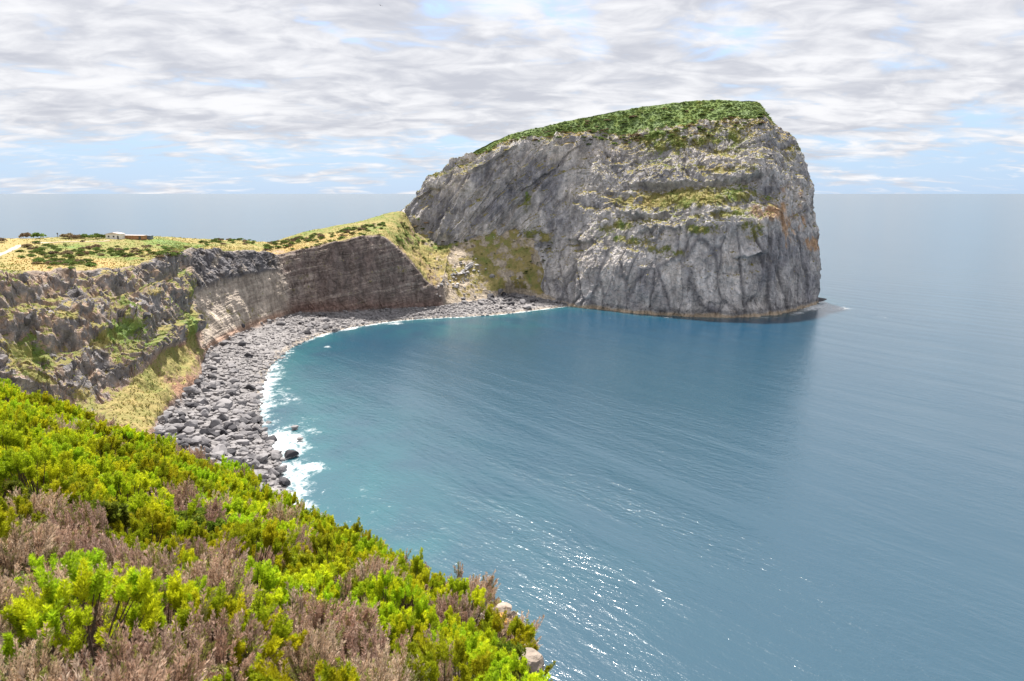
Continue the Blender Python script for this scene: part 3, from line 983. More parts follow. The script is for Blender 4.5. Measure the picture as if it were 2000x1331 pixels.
def rock_shape(base, seed, flat=0.72, cut=15, rough=0.10):
    """boulder: sphere clipped by random planes, with some noise"""
    r = np.random.default_rng(seed)
    v, f = base[0].copy(), base[1]
    for _ in range(cut):
        n = r.normal(size=3); n /= np.linalg.norm(n)
        h = r.uniform(0.42, 0.80)
        d = v @ n - h
        v -= np.outer(np.maximum(d, 0) * 0.93, n)
    v *= 1 + rough * fbm(v * 1.7 + seed * 3.1, 3)[:, None]
    v *= np.array([r.uniform(0.85, 1.25), r.uniform(0.75, 1.05), flat * r.uniform(0.8, 1.15)])
    return v, f


BOULD = []
for k in range(10):
    v, f = rock_shape(ICO3 if k < 5 else ICO2, 100 + k)
    BOULD.append(mesh_from('boulder', v, f, [M_BOULDER], False))
PALE = []
for k in range(4):
    v, f = rock_shape(ICO2, 200 + k)
    PALE.append(mesh_from('rock', v, f, [M_PALE], False))
CRAG = []
for k in range(8):
    v, f = rock_shape(ICO3, 300 + k, flat=1.2, cut=22, rough=0.45)
    v = v * np.array([1, 1, 1.25]); CRAG.append(mesh_from('crag', v, f, [M_CRAG], False))


def put_rock(name, me, p, size, label, cat, group, sink=0.25, squash=None):
    o = link(name, me, loc=(p[0], p[1], p[2] + size * (0.5 - sink)),
             rot=(RNG.uniform(-0.3, 0.3), RNG.uniform(-0.3, 0.3), RNG.uniform(0, 6.28)),
             scale=tuple(size * np.array(squash if squash is not None else (1, 1, 1))))
    tag(o, label, cat, group)
    return o


# single boulders that stand out in the photograph
def at_z(u, v, z):
    return Z(u, v, z)


SPECIAL = [
    (752, 617, 6.2, (1.35, 0.8, 0.62), 'big dark boulder standing alone in the surf below the layered cove wall'),
    (567, 890, 3.0, (1.1, 0.9, 0.75), 'rounded grey boulder in the white surf at the tip of the near beach'),
    (425, 882, 4.0, (1.15, 1, 0.8), 'largest smooth grey boulder on the near beach behind the green bushes'),
    (440, 790, 4.4, (1.1, 1, 0.9), 'big angular dark block in the middle of the boulder beach'),
    (497, 908, 3.0, (1.0, 1, 1.0), 'wedge shaped grey boulder on the near beach beside the surf'),
    (446, 910, 2.8, (1.2, 1, 0.8), 'flat topped grey boulder next to the largest smooth boulder'),
    (500, 952, 2.4, (1.1, 1, 0.8), 'grey boulder close above the shrub edge on the near beach'),
    (575, 836, 2.0, (1, 1, 0.7), 'brown boulder standing in the sea just off the beach'),
    (586, 858, 1.6, (1, 1, 0.6), 'low brown rock awash beside the boulder off the beach'),
    (425, 828, 3.4, (1.3, 1, .9), 'tilted dark slab on the beach below the talus slope'),
    (345, 838, 4.2, (1.2, 1, 1.1), 'dark craggy block at the foot of the grassy talus'),
    (372, 862, 3.8, (1.5, 1, .6), 'long sloping grey slab beside the dark craggy block'),
    (1030, 597, 5.0, (1.3, 1, 0.7), 'dark slab at the sea edge under the rock pile by the headland'),
    (1594, 589, 6.0, (1.6, 0.9, 0.6), 'dark low rock in the surf off the corner of the headland'),
]
for (u, v, s, sq, lab) in SPECIAL:
    base = at_z(u, v, 0.6 if u in (752, 567, 575, 586, 1594) else 2.5)
    if u not in (752, 567, 575, 586, 1594):
        base, _n = pick(u, v, 5)
    put_rock('boulder', BOULD[int(RNG.integers(0, 5))], base, s, lab, 'boulder', None, 0.3, sq)

# candidates all over the beach; the larger ones are boulders of their own, the rest is rubble
cand = []
rows = np.arange(ROW[1], ROW[2] + 3)
NC = 9000
ci = RNG.integers(0, CC[16], NC)
cj = RNG.integers(ROW[1] - 1, ROW[2] + 3, NC)
bp_ = G2[ci, cj] + RNG.normal(size=(NC, 3)) * np.array([0.8, 0.8, 0])
si = SIDX[ci, 0]
near_f = sstep(si, 7, 14)
size = RNG.gamma(0.9, 0.48, NC) * (0.75 + 0.9 * near_f) + 0.16
pile = (blobs(proj(bp_)[0], proj(bp_)[1], [(980, 585, 60, 14, 0, 1), (620, 635, 60, 10, 0, .8), (430, 760, 60, 90, 0, .7)]))
size *= 1 + 0.7 * pile
bu, bv, bd = proj(bp_)
px = size * 2 / bd * FPX
ok = (bp_[:, 2] > -0.3) & (bu > -20)
hidden = (bv > 1010) | ((bu < 230) & (bv > 840))
ok &= ~hidden
order = np.argsort(-px * ok)
zone_lab = [
    ('grey boulder in the rock pile at the foot of the headland scree', 'boulders below the headland scree'),
    ('grey boulder on the narrow far beach below the dark layered wall', 'boulders below the layered wall'),
    ('dark boulder on the middle beach below the pale tuff cliff', 'boulders below the tuff cliff'),
    ('grey boulder on the wide near beach below the lava cliff', 'boulders on the near beach'),
]
n_single = 0
rest = []
for k in order:
    if not ok[k]:
        break
    if n_single < 220 and size[k] > 0.5:
        z = 0 if si[k] < 4 else 1 if si[k] < 9 else 2 if si[k] < 11.6 else 3
        lab, grp = zone_lab[z]
        if z == 3:
            sz = 'large' if size[k] > 1.9 else 'middling' if size[k] > 1.3 else 'smaller'
            wz = 'at the surf line of the near beach' if cj[k] < ROW[1] + 8 else 'high on the near beach under the talus' if cj[k] > ROW[1] + 18 else 'on the middle strip of the near beach'
            lab, grp = sz + ' grey boulder ' + wz, sz + ' boulders ' + wz
        put_rock('boulder', BOULD[int(RNG.integers(0, 10))], bp_[k], min(size[k], 3.0), lab, 'boulder', grp, 0.28)
        n_single += 1
    else:
        rest.append(k)


def merged(shapes, pts, sizes, tint=None, rot_all=True):
    """many small pieces of one mass in a single mesh"""
    vs, fs, off = [], [], 0
    for p, s in zip(pts, sizes):
        v, f = shapes[int(RNG.integers(0, len(shapes)))]
        a = RNG.uniform(0, 6.28)
        c, sn = math.cos(a), math.sin(a)
        x = np.stack([v[:, 0] * c - v[:, 1] * sn, v[:, 0] * sn + v[:, 1] * c, v[:, 2]], -1) * s + p
        vs.append(x); fs.append(f + off); off += len(v)
    return np.concatenate(vs), np.concatenate(fs)


SMALL = [rock_shape(ICO1, 400 + k, cut=6, rough=0.1) for k in range(8)]
rest = np.array(rest)
v, f = merged(SMALL, bp_[rest] + np.array([0, 0, 0.15]), np.minimum(size[rest], 1.6))
M_RUB = rock_material("beach_rubble_rock", (0.06, 0.058, 0.061, 1), (0.27, 0.255, 0.255, 1))
tag(link('beach_rubble', mesh_from('beach_rubble', v, f, [M_RUB], False)), 'loose grey stones covering the beach between the boulders', 'stones', kind='stuff')

for k in range(34):
    u, v = RNG.normal(985, 32), RNG.normal(584, 7)
    p, _n = pick(u, v, 4)
    put_rock('boulder', BOULD[int(RNG.integers(0, 10))], p, RNG.gamma(4, 0.5) + 0.6, 'dark boulder heaped at the foot of the scree beside the headland', 'boulder', 'boulder heap by the headland', 0.25)
for k in range(30):
    u, v = RNG.normal(600, 45), RNG.normal(634, 7)
    p, _n = pick(u, v, 4)
    put_rock('boulder', BOULD[int(RNG.integers(0, 10))], p, RNG.gamma(4, 0.42) + 0.6, 'dark boulder in the heap under the corner of the layered wall', 'boulder', 'boulder heap under the layered wall', 0.25)

# pale boulders strewn down the scree
for k in range(70):
    t_ = RNG.uniform(0, 1)
    u = 872 + 52 * (1 - t_) + RNG.normal() * 12 + (20 if t_ > .5 else 0) * RNG.uniform(-1, 1)
    v = 508 + 55 * t_ + RNG.normal() * 4
    p, _n = pick(u, v, 4)
    put_rock('scree_rock', PALE[int(RNG.integers(0, 4))], p, RNG.gamma(3, 0.38) + 0.4, 'pale rock in the rockfall streak on the olive scree', 'rock', 'pale rocks on the scree', 0.2)

for k in range(60):
    p, _n = pick(RNG.uniform(850, 1020), RNG.uniform(515, 582), 4)
    put_rock('scree_rock', PALE[int(RNG.integers(0, 4))], p, RNG.gamma(2, 0.22) + 0.25, 'small pale stone scattered over the olive scree', 'rock', 'stones scattered on the scree', 0.2)

# dark lava crags standing out of the rugged cliff
CR_SPOTS = [(140, 588, 6.5), (60, 585, 5), (95, 610, 4.5), (240, 548, 5), (205, 570, 4), (345, 545, 5), (300, 600, 4.5), (285, 610, 3.6), (165, 590, 4), (20, 620, 5), (50, 625, 5), (125, 640, 3.6), (210, 625, 3.2),
            (105, 690, 4.4), (125, 700, 4.4), (10, 700, 4), (30, 735, 3), (140, 705, 4), (90, 560, 3), (30, 560, 3), (270, 545, 3.4), (380, 515, 3.5), (400, 520, 4), (430, 530, 4), (470, 520, 4.0), (500, 515, 3.4), (520, 505, 3.2),
            (360, 500, 3.0), (395, 545, 4), (185, 800, 3.0), (195, 815, 3.0), (205, 835, 2.6), (160, 730, 3.2), (320, 585, 3.2), (255, 600, 3.0), (330, 560, 3), (75, 655, 3.4), (180, 545, 2.6), (385, 600, 3), (310, 555, 3)]
for i, (u, v, s) in enumerate(CR_SPOTS):
    p, n = pick(u, v, 5)
    o = link('lava_crag', CRAG[i % 8], loc=tuple(p - n * s * 0.35), rot=(RNG.uniform(-.25, .25), RNG.uniform(-.25, .25), RNG.uniform(0, 6.28)), scale=(s * 0.58, s * 0.58, s * 0.5))
    if u >= 355 and v < 560:
        tag(o, 'dark lava crag in the rim band above the pale tuff cliff', 'rock', 'crags of the rim band')
    elif v > 780:
        tag(o, 'dark crag low on the lava cliff right above the shrubs', 'rock', 'crags above the shrubs')
    else:
        tag(o, 'dark lava crag jutting from the grassy near cliff', 'rock', 'crags of the near cliff')

# ------------------------------------------------------------------ low plants as masses
def tuft_mesh(seed, n=9, h=1.0, spread=0.55, wd=0.16):
    r = np.random.default_rng(seed)
    vs, fs = [], []
    for k in range(n):
        a = r.uniform(0, 6.28); rad = spread * math.sqrt(r.uniform(0, 1)) * 0.6
        b0 = np.array([math.cos(a) * rad, math.sin(a) * rad, -0.1])
        tp = b0 * 1.0 + np.array([math.cos(a) * spread * r.uniform(.2, 1), math.sin(a) * spread * r.uniform(.2, 1), h * r.uniform(.55, 1)])
        s = np.array([-math.sin(a), math.cos(a), 0]) * wd
        o = len(vs)
        vs += [b0 - s, b0 + s, (b0 + tp) / 2 + s * 1.1 + [0, 0, .1], tp, (b0 + tp) / 2 - s * 1.1 + [0, 0, .1]]
        fs += [[o, o + 1, o + 2], [o, o + 2, o + 4], [o + 4, o + 2, o + 3]]
    return np.array(vs), np.array(fs)


TUFTS = [tuft_mesh(500 + k) for k in range(8)]
SHRUBLETS = [tuft_mesh(520 + k, n=14, h=0.5, spread=1.0, wd=0.32) for k in range(8)]


def tuft_mass(name, label, pts, sizes, tints, shapes):
    vs, fs, cs, off = [], [], [], 0
    for p, s, tcol in zip(pts, sizes, tints):
        v, f = shapes[int(RNG.integers(0, len(shapes)))]
        vs.append(v * s + p); fs.append(f + off); off += len(v)
        c = np.ones((len(v), 4)); c[:, :3] = tcol * RNG.uniform(0.8, 1.2)
        cs.append(c)
    me = mesh_from(name, np.concatenate(vs), np.concatenate(fs), [M_TUFT], False, {'tint': ('FLOAT_COLOR', np.concatenate(cs))})
    return tag(link(name, me), label, 'vegetation', kind='stuff')


GREENS = np.array([[0.40, 0.30, 0.11], [0.32, 0.27, 0.08], [0.20, 0.23, 0.05], [0.215, 0.265, 0.095], [0.19, 0.255, 0.11]])


def tint_of(x):
    x = np.clip(x, 0, 1) * 4
    i = np.clip(np.floor(x).astype(int), 0, 3)
    f_ = (x - i)[:, None]
    return GREENS[i] * (1 - f_) + GREENS[i + 1] * f_


# green top of the headland
ii = RNG.integers(0, sum(HC[:12]), 11000); jj = RNG.integers(sum(HR[:5]) - 12, sum(HR), 11000)
keep = HVEG[ii, jj] > RNG.uniform(0.35, 0.8, 11000)
ii, jj = ii[keep], jj[keep]
tuft_mass('headland_scrub', 'green scrub covering the top of the headland', HG2[ii, jj], RNG.gamma(3, 0.17, len(ii)) + 0.15, tint_of(HVEGC[ii, jj] + RNG.normal(size=len(ii)) * .12), SHRUBLETS)
# ledges of the headland
ii = RNG.integers(0, sum(HC[:12]), 60000); jj = RNG.integers(sum(HR[:1]) + 20, sum(HR[:5]), 60000)
keep = (HVEG[ii, jj] > RNG.uniform(0.4, 1.1, 60000))
ii, jj = ii[keep][:9000], jj[keep][:9000]
tuft_mass('ledge_grass', 'yellowish grass clinging to the ledges of the headland face', HG2[ii, jj], RNG.uniform(0.3, 0.8, len(ii)), tint_of(HVEGC[ii, jj] + RNG.normal(size=len(ii)) * .12), TUFTS)
# coast
ii = RNG.integers(0, CC[-1], 90000); jj = RNG.integers(ROW[2] + 3, ROW[7], 90000)
keep = (CVEG[ii, jj] > RNG.uniform(0.35, 1.0, 90000)) & (UC[ii, jj] > -60)
ii, jj = ii[keep][:13000], jj[keep][:13000]
tuft_mass('cliff_grass', 'grass and low plants growing on the cliff ledges and plateau', G2[ii, jj], RNG.uniform(0.2, 0.62, len(ii)), tint_of(CVEGC[ii, jj] + RNG.normal(size=len(ii)) * .15), TUFTS)

# ------------------------------------------------------------------ bushes
def rand_unit(r, n):
    a = r.normal(size=(n, 3))
    return a / np.linalg.norm(a, axis=1)[:, None]


def leaves(r, centre, axis, length, width, tint):
    """leaf quads pointing along axis (arrays)"""
    n = len(centre)
    side = np.cross(axis, rand_unit(r, n))
    side /= np.maximum(np.linalg.norm(side, axis=1)[:, None], 1e-6)
    a = centre - side * width[:, None] * 0.5
    b = centre + side * width[:, None] * 0.5
    mid_ = centre + axis * length[:, None] * 0.55
    c = mid_ + side * width[:, None] * 0.6
    e = mid_ - side * width[:, None] * 0.6
    tip = centre + axis * length[:, None]
    v = np.stack([a, b, c, tip, e], 1).reshape(-1, 3)
    o = np.arange(n)[:, None] * 5
    f = np.concatenate([o + np.array([[0, 1, 2]]), o + np.array([[0, 2, 4]]), o + np.array([[4, 2, 3]])], 0)
    col_ = np.ones((n, 5, 4)); col_[..., :3] = tint[:, None, :]
    return v, f, col_.reshape(-1, 4)


def tubes(paths, rads):
    vs, fs, off = [], [], 0
    for path, (r0, r1) in zip(paths, rads):
        path = np.asarray(path)
        m_ = len(path)
        for k, p in enumerate(path):
            rr = r0 + (r1 - r0) * k / (m_ - 1)
            for a in range(3):
                vs.append(p + rr * np.array([math.cos(a * 2.09), math.sin(a * 2.09), 0]))
        for k in range(m_ - 1):
            for a in range(3):
                i0 = off + k * 3 + a; i1 = off + k * 3 + (a + 1) % 3
                fs.append([i0, i1, i1 + 3, i0 + 3])
        off += m_ * 3
    return np.array(vs), np.array(fs)


def make_bush(seed, style, n_sh=24, leaf_n=150):
    """branches rise from the root; each ends in plumes of small leaves"""
    r = np.random.default_rng(seed)
    LV, LF, LC, off = [], [], [], 0
    paths, rads = [], []
    for k in range(n_sh):
        a = r.uniform(0, 6.28)
        e = math.sqrt(r.uniform(0, 1))
        if style == 'green':
            tip = np.array([math.cos(a) * e * 0.62, math.sin(a) * e * 0.62, 0.62 + 0.55 * math.sqrt(max(0, 1 - 0.85 * e * e)) + r.normal() * 0.07])
            n_pl, plen, prad = 6, 0.21, 0.034
        elif style == 'dry':
            tip = np.array([math.cos(a) * e * 0.6, math.sin(a) * e * 0.6, 0.62 + 0.35 * math.sqrt(1 - 0.7 * e * e) + r.normal() * 0.10])
            n_pl, plen, prad = 6, 0.36, 0.030
        else:
            tip = np.array([math.cos(a) * e * 0.62, math.sin(a) * e * 0.62, 0.45 + 0.6 * math.sqrt(1 - 0.8 * e * e) + r.normal() * 0.06])
            n_pl, plen, prad = 7, 0.15, 0.06
        root = np.array([math.cos(a) * 0.08, math.sin(a) * 0.08, -0.15])
        mid_ = root * 0.5 + tip * 0.5 + np.array([math.cos(a), math.sin(a), 0]) * (-0.06) + r.normal(size=3) * 0.04
        paths.append([root, mid_, tip]); rads.append((0.016, 0.006))
        base_t = r.uniform(0, 1)
        for q_ in range(n_pl):
            b0 = tip + r.normal(size=3) * np.array([0.05, 0.05, 0.045]) - np.array([0, 0, 0.10])
            dirv = np.array([tip[0] * 0.55, tip[1] * 0.55, 1.0]) + r.normal(size=3) * 0.22
            dirv /= np.linalg.norm(dirv)
            L = plen * r.uniform(0.7, 1.25)
            t_ = r.uniform(0, 1, leaf_n)
            rad = prad * np.sin(np.clip(t_ * 0.85 + 0.15, 0, 1) * math.pi) ** 0.6
            out = rand_unit(r, leaf_n)
            out -= dirv * (out @ dirv)[:, None]
            out /= np.maximum(np.linalg.norm(out, axis=1)[:, None], 1e-6)
            cpos = b0 + dirv * (t_ * L)[:, None] + out * (rad * r.uniform(0.2, 0.8, leaf_n))[:, None]
            ax = dirv * 0.75 + out * (0.65 if style != 'dry' else 0.42) + r.normal(size=(leaf_n, 3)) * 0.12
            ax /= np.linalg.norm(ax, axis=1)[:, None]
            if style == 'green':
                tint = np.array([0.30, 0.44, 0.016]) * (1 - base_t) + np.array([0.56, 0.58, 0.016]) * base_t
                tint = tint * r.uniform(0.8, 1.2)
                tl = np.tile(tint, (leaf_n, 1)) * r.uniform(0.75, 1.25, (leaf_n, 1))
                ll, lw = r.uniform(0.030, 0.055, leaf_n), r.uniform(0.006, 0.010, leaf_n)
            elif style == 'dry':
                tint = np.array([0.58, 0.465, 0.35]) * (1 - base_t) + np.array([0.47, 0.325, 0.215]) * base_t
                if r.random() < 0.2:
                    tint = np.array([0.27, 0.29, 0.08])
                tl = np.tile(tint * r.uniform(0.75, 1.25), (leaf_n, 1)) * r.uniform(0.75, 1.3, (leaf_n, 1))
                ll, lw = r.uniform(0.03, 0.06, leaf_n), r.uniform(0.006, 0.011, leaf_n)
            else:
                tint = np.array([0.13, 0.22, 0.02]) * (1 - base_t) + np.array([0.22, 0.25, 0.03]) * base_t
                tl = np.tile(tint * r.uniform(0.8, 1.2), (leaf_n, 1)) * r.uniform(0.75, 1.25, (leaf_n, 1))
                ll, lw = r.uniform(0.05, 0.08, leaf_n), r.uniform(0.02, 0.03, leaf_n)
            v, f, c_ = leaves(r, cpos, ax, ll, lw, tl)
            LV.append(v); LF.append(f + off); LC.append(c_); off += len(v)
            if style == 'dry':
                paths.append([b0 - dirv * 0.05, b0 + dirv * L * 0.5, b0 + dirv * L]); rads.append((0.005, 0.002))
    fol = mesh_from('foliage', np.concatenate(LV), np.concatenate(LF), [M_DRY if style == 'dry' else M_LEAF], False,
                    {'tint': ('FLOAT_COLOR', np.concatenate(LC))})
    v, f = tubes(paths, rads)
    stm = mesh_from('stems', v, f, [M_STEM], True)
    return fol, stm


PROTO = {'green': [make_bush(600 + k, 'green') for k in range(5)],
         'dry': [make_bush(700 + k, 'dry', n_sh=36, leaf_n=70) for k in range(5)],
         'olive': [make_bush(800 + k, 'olive', n_sh=30, leaf_n=50) for k in range(3)]}
INFO = {'green': ('heath_bush', 'bush'), 'dry': ('dry_heath_bush', 'bush'), 'olive': ('shrub', 'shrub')}


def bush(style, x, y, s, label, group):
    z = float(hill(np.array([x]), np.array([y]))[0][0])
    root = link(INFO[style][0], None, loc=(x, y, z - 0.05), rot=(RNG.uniform(-.12, .12) - 0.1, RNG.uniform(-.12, .12) + 0.08, RNG.uniform(0, 6.28)), scale=(s, s, s * RNG.uniform(0.9, 1.12)))
    tag(root, label, INFO[style][1], group)
    fol, stm = PROTO[style][int(RNG.integers(0, len(PROTO[style])))]
    link('foliage', fol, root)
    link('stems', stm, root)
    return root


# scatter over the visible hillside, by size of bush growing with distance
pts = []
tries = 0
while tries < 26000 and len(pts) < 900:
    tries += 1
    y = RNG.uniform(2.6, 74)
    xr = -0.80 * y - 2.5
    x = RNG.uniform(xr, 6)
    s_ = float(edge_dist(np.array([x]), np.array([y]))[0])
    if s_ > (0.7 if y < 20 else 1.1) or s_ < -60:
        continue
    base_r = 0.62 + 0.007 * y
    good = True
    for (a, b_, rr) in pts:
        if (a - x) ** 2 + (b_ - y) ** 2 < ((base_r + rr) * 0.60) ** 2:
            good = False
            break
    if good and math.hypot(x, y) > 2.6:
        pts.append((x, y, base_r))
cnt = {'green': 0, 'dry': 0, 'olive': 0}
for (x, y, br) in pts:
    p3 = np.array([[x, y, 0.0]])
    top = np.array([x, y, float(hill(np.array([x]), np.array([y]))[0][0]) + 0.9])
    u, v, d = proj(top)
    if not (-160 < u < 1300 and 700 < v < 1500):
        continue
    nz_ = float(fbm(p3 * 0.22 + 3, 2)[0])
    bnd = np.interp(u, [0, 300, 500, 700, 900], [960, 1050, 1140, 1280, 1390])      # lower corner of the picture is mostly dry
    dryp = sstep(np.array(v - bnd + 110 * nz_), -50, 50)
    edge_s = float(edge_dist(np.array([x]), np.array([y]))[0])
    dryp = max(float(dryp) * 0.64, 0.15)
    if edge_s > -1.2:
        dryp = max(dryp, 0.32)
    rr = RNG.random()
    if rr < dryp:
        st = 'dry'
    elif rr < dryp + (1 - dryp) * (0.24 if y > 40 else 0.12):
        st = 'olive'
    else:
        st = 'green'
    if cnt[st] >= 300:
        continue
    cnt[st] += 1
    kindw = {'green': 'bright green heath bush', 'dry': 'dry brown heath bush', 'olive': 'dull olive green shrub'}[st]
    if y > 46:
        zn = 'at the far end of the slope, under the lava cliff'
    elif v < 900:
        zn = 'on the upper slope with the boulder beach behind it'
    elif edge_s > -1.3 and u < 640:
        zn = 'on the slope edge against the surf'
    elif edge_s > -1.3 and u < 900:
        zn = 'on the slope edge against open water'
    elif u > 860:
        zn = 'around the pale rock outcrop at the cliff edge'
    elif v > 1240:
        zn = 'cut by the bottom of the picture' if u > 420 else 'in the bottom corner of the picture'
    elif u < 260:
        zn = 'close to the left picture edge'
    elif v > 1080:
        zn = 'in the lower middle of the slope'
    else:
        zn = 'in the middle of the slope thicket'
    lab, grp = kindw + ' ' + zn, kindw.replace(' bush', ' bushes').replace(' shrub', ' shrubs') + ' ' + zn
    bush(st, x, y, br * RNG.uniform(0.85, 1.25) * (1.18 if st == 'green' else 1.05) * 1.25, lab, grp)
print('bushes', cnt, len(pts))
# ------------------------------------------------------------------ bushes on the plateau, isthmus and headland brow
def dome_bush(seed, n=420, lumps=9):
    r = np.random.default_rng(seed)
    lc = rand_unit(r, lumps) * np.array([0.62, 0.62, 0.35]); lc[:, 2] = np.abs(lc[:, 2]) + 0.25
    k = r.integers(0, lumps, n)
    d = rand_unit(r, n); d[:, 2] = np.abs(d[:, 2]) * 0.9 + 0.05
    pos_ = lc[k] + d * r.uniform(0.28, 0.46, n)[:, None]
    pos_[:, 2] = np.maximum(pos_[:, 2], 0.02)
    ax = d + r.normal(size=(n, 3)) * 0.5 + np.array([0, 0, 0.3])
    ax /= np.linalg.norm(ax, axis=1)[:, None]
    tint = (np.array([0.105, 0.155, 0.04]) if seed % 3 else np.array([0.20, 0.155, 0.09]))[None] * r.uniform(0.7, 1.35, (n, 1)) * (0.85 + 0.4 * r.random(lumps))[k][:, None]
    v, f, c_ = leaves(r, pos_, ax, r.uniform(0.16, 0.30, n), r.uniform(0.10, 0.18, n), tint)
    return mesh_from('bush', v, f, [M_LEAF], False, {'tint': ('FLOAT_COLOR', c_)})


DOMES = [dome_bush(900 + k) for k in range(9)]


def far_bush(name, u, v, s, label, group=None, tall=1.0, sink=0.15):
    p, n = pick(u, v, 3.5)
    o = link(name, DOMES[int(RNG.integers(0, len(DOMES)))], loc=(p[0], p[1], p[2] - s * sink), rot=(0, 0, RNG.uniform(0, 6.28)), scale=(s, s, s * tall))
    return tag(o, label, 'bush', group)


far_bush('round_bush', 52, 462, 3.2, 'round green bush at the plateau skyline beside the dirt track', tall=1.1)
far_bush('round_bush', 77, 463, 3.6, 'lighter green bush at the skyline next to the round bush', tall=1.0)
far_bush('round_bush', 3, 470, 3.0, 'bush cut by the left picture edge on the plateau skyline', tall=.8)
for k in range(9):
    far_bush('hedge_bush', 126 + k * 10 + RNG.uniform(-2, 2), 463.5, RNG.uniform(2.2, 3.2), 'dark bush in the skyline row beside the white house', 'skyline row of dark bushes', tall=1.05)
for k in range(150):
    t_ = RNG.uniform(0, 1)
    u = 50 + 310 * t_ + RNG.normal() * 8; v = 484 + 14 * t_ * RNG.uniform(.3, 1) + RNG.normal() * 6
    if RNG.random() < 0.3:
        u, v = 120 + RNG.normal() * 32, 508 + RNG.normal() * 9
    far_bush('plateau_bush', u, v, RNG.uniform(1.0, 2.5), 'dark green bush in the scrub patch on the near plateau', 'plateau scrub bushes', tall=.75)
for k in range(34):
    u = RNG.uniform(388, 500); v = 468 + RNG.uniform(0, 12) - 4 * math.cos((u - 440) / 60)
    far_bush('rim_bush', u, v, RNG.uniform(1.3, 2.4), 'dark bush on the low rise behind the lava rim', 'bushes behind the lava rim', tall=.8)
for k in range(115):
    t_ = RNG.uniform(0, 1)
    u = 520 + 235 * t_; v = 473 - 42 * t_ + abs(RNG.normal()) * 7
    far_bush('isthmus_bush', u, v, RNG.uniform(1.2, 2.8), 'dark green bush along the isthmus skyline', 'isthmus bushes', tall=.75)
for k in range(9):
    far_bush('isthmus_bush', 590 + k * 9, 484 - k * 2.4, RNG.uniform(1.0, 1.7), 'low green bush on the rim of the dark layered wall', 'bushes on the wall rim', tall=.7)
for k in range(26):
    far_bush('gully_bush', 795 + RNG.normal() * 20, 455 + RNG.normal() * 15, RNG.uniform(1.4, 2.4), 'green bush in the gully left of the headland cliff', 'gully bushes', tall=.7)
for k in range(16):
    far_bush('scree_bush', 815 + RNG.uniform(0, 110), 475 + RNG.normal() * 4, RNG.uniform(0.9, 1.7), 'dark bush along the top of the olive scree', 'bushes on top of the scree', tall=.8)
for k in range(26):
    t_ = RNG.uniform(0, 1)
    far_bush('scree_bush', 1078 - 70 * t_ ** 1.5 + RNG.normal() * 4, 470 + 80 * t_ + RNG.normal() * 5, RNG.uniform(0.7, 1.5), 'low bush where the olive scree meets the headland face', 'bushes at the headland foot', tall=.7)
for k in range(34):
    far_bush('scree_bush', RNG.uniform(900, 1060), RNG.uniform(465, 535), RNG.uniform(0.4, 1.0), 'small bush dotted over the olive scree', 'bushes dotted on the scree', tall=.7)
for k in range(18):
    far_bush('scree_bush', 842 + RNG.normal() * 14, 515 + RNG.normal() * 18, RNG.uniform(0.6, 1.2), 'low bush in the crease between layered wall and scree', 'bushes in the crease', tall=.7)
for k in range(75):
    u = RNG.uniform(1135, 1490); v = np.interp(u, [1135, 1200, 1300, 1400, 1490], [262, 272, 262, 246, 232]) + RNG.normal() * 8
    far_bush('brow_bush', u, v, RNG.uniform(1.2, 2.7), 'dark bush on the brow of the headland', 'bushes on the headland brow', tall=.7)
for k in range(80):
    u = RNG.uniform(1030, 1485); tp_ = np.interp(u, [1030, 1160, 1310, 1485], [258, 228, 205, 202]); v = tp_ + RNG.uniform(0.1, 0.9) ** 1.5 * 34
    far_bush('crown_bush', u, v, RNG.gamma(3, 0.4) + 0.5, 'bush standing out of the green cover on the headland top', 'bushes on the headland top', tall=.6)
for k in range(40):
    t_ = RNG.uniform(0, 1)
    u = 880 + 250 * t_; v = np.interp(u, [880, 935, 1000, 1075, 1130], [325, 299, 268, 250, 240]) + 4
    far_bush('ridge_bush', u, v, RNG.uniform(0.8, 1.8), 'green bush along the sloping headland skyline', 'bushes on the headland skyline', tall=.6)

# ------------------------------------------------------------------ house, shed, wall, track and post on the plateau
def box(x0, x1, y0, y1, z0, z1):
    v = np.array([[x, y, z] for x in (x0, x1) for y in (y0, y1) for z in (z0, z1)], float)
    f = np.array([[0, 1, 3, 2], [4, 6, 7, 5], [0, 4, 5, 1], [2, 3, 7, 6], [0, 2, 6, 4], [1, 5, 7, 3]])
    return v, f


def boxes(name, lst, mat, parent=None, loc=None, rot=None):
    vs, fs, off = [], [], 0
    for b_ in lst:
        v, f = box(*b_)
        vs.append(v); fs.append(f + off); off += 8
    return link(name, mesh_from(name, np.concatenate(vs), np.concatenate(fs), [mat], False), parent, loc, rot)


def prism(name, pts2, y0, y1, mat, parent):
    """outline in x-z pushed along y"""
    n = len(pts2)
    v = [(x, y0, z) for x, z in pts2] + [(x, y1, z) for x, z in pts2]
    me = bpy.data.meshes.new(name)
    me.from_pydata(v, [], [list(range(n))[::-1], list(range(n, 2 * n))] + [[k, (k + 1) % n, (k + 1) % n + n, k + n] for k in range(n)])
    me.materials.append(mat)
    return link(name, me, parent)


M_WHITE = plain('white_plaster', (0.78, 0.76, 0.73), 0.8, 1.0, 0.08)
M_ROOF = plain('pale_roof', (0.55, 0.47, 0.43), 0.8, 2.0, 0.2)
M_GLASS = plain('dark_glass', (0.03, 0.035, 0.045), 0.15, 1.0, 0.1)
M_RUST = plain('reddish_wall', (0.42, 0.21, 0.11), 0.85, 1.5, 0.3)
M_SLATE = plain('blue_grey_sheet', (0.16, 0.20, 0.27), 0.6, 1.0, 0.15)
M_POST = plain('weathered_post', (0.10, 0.09, 0.085), 0.8, 4.0, 0.3)

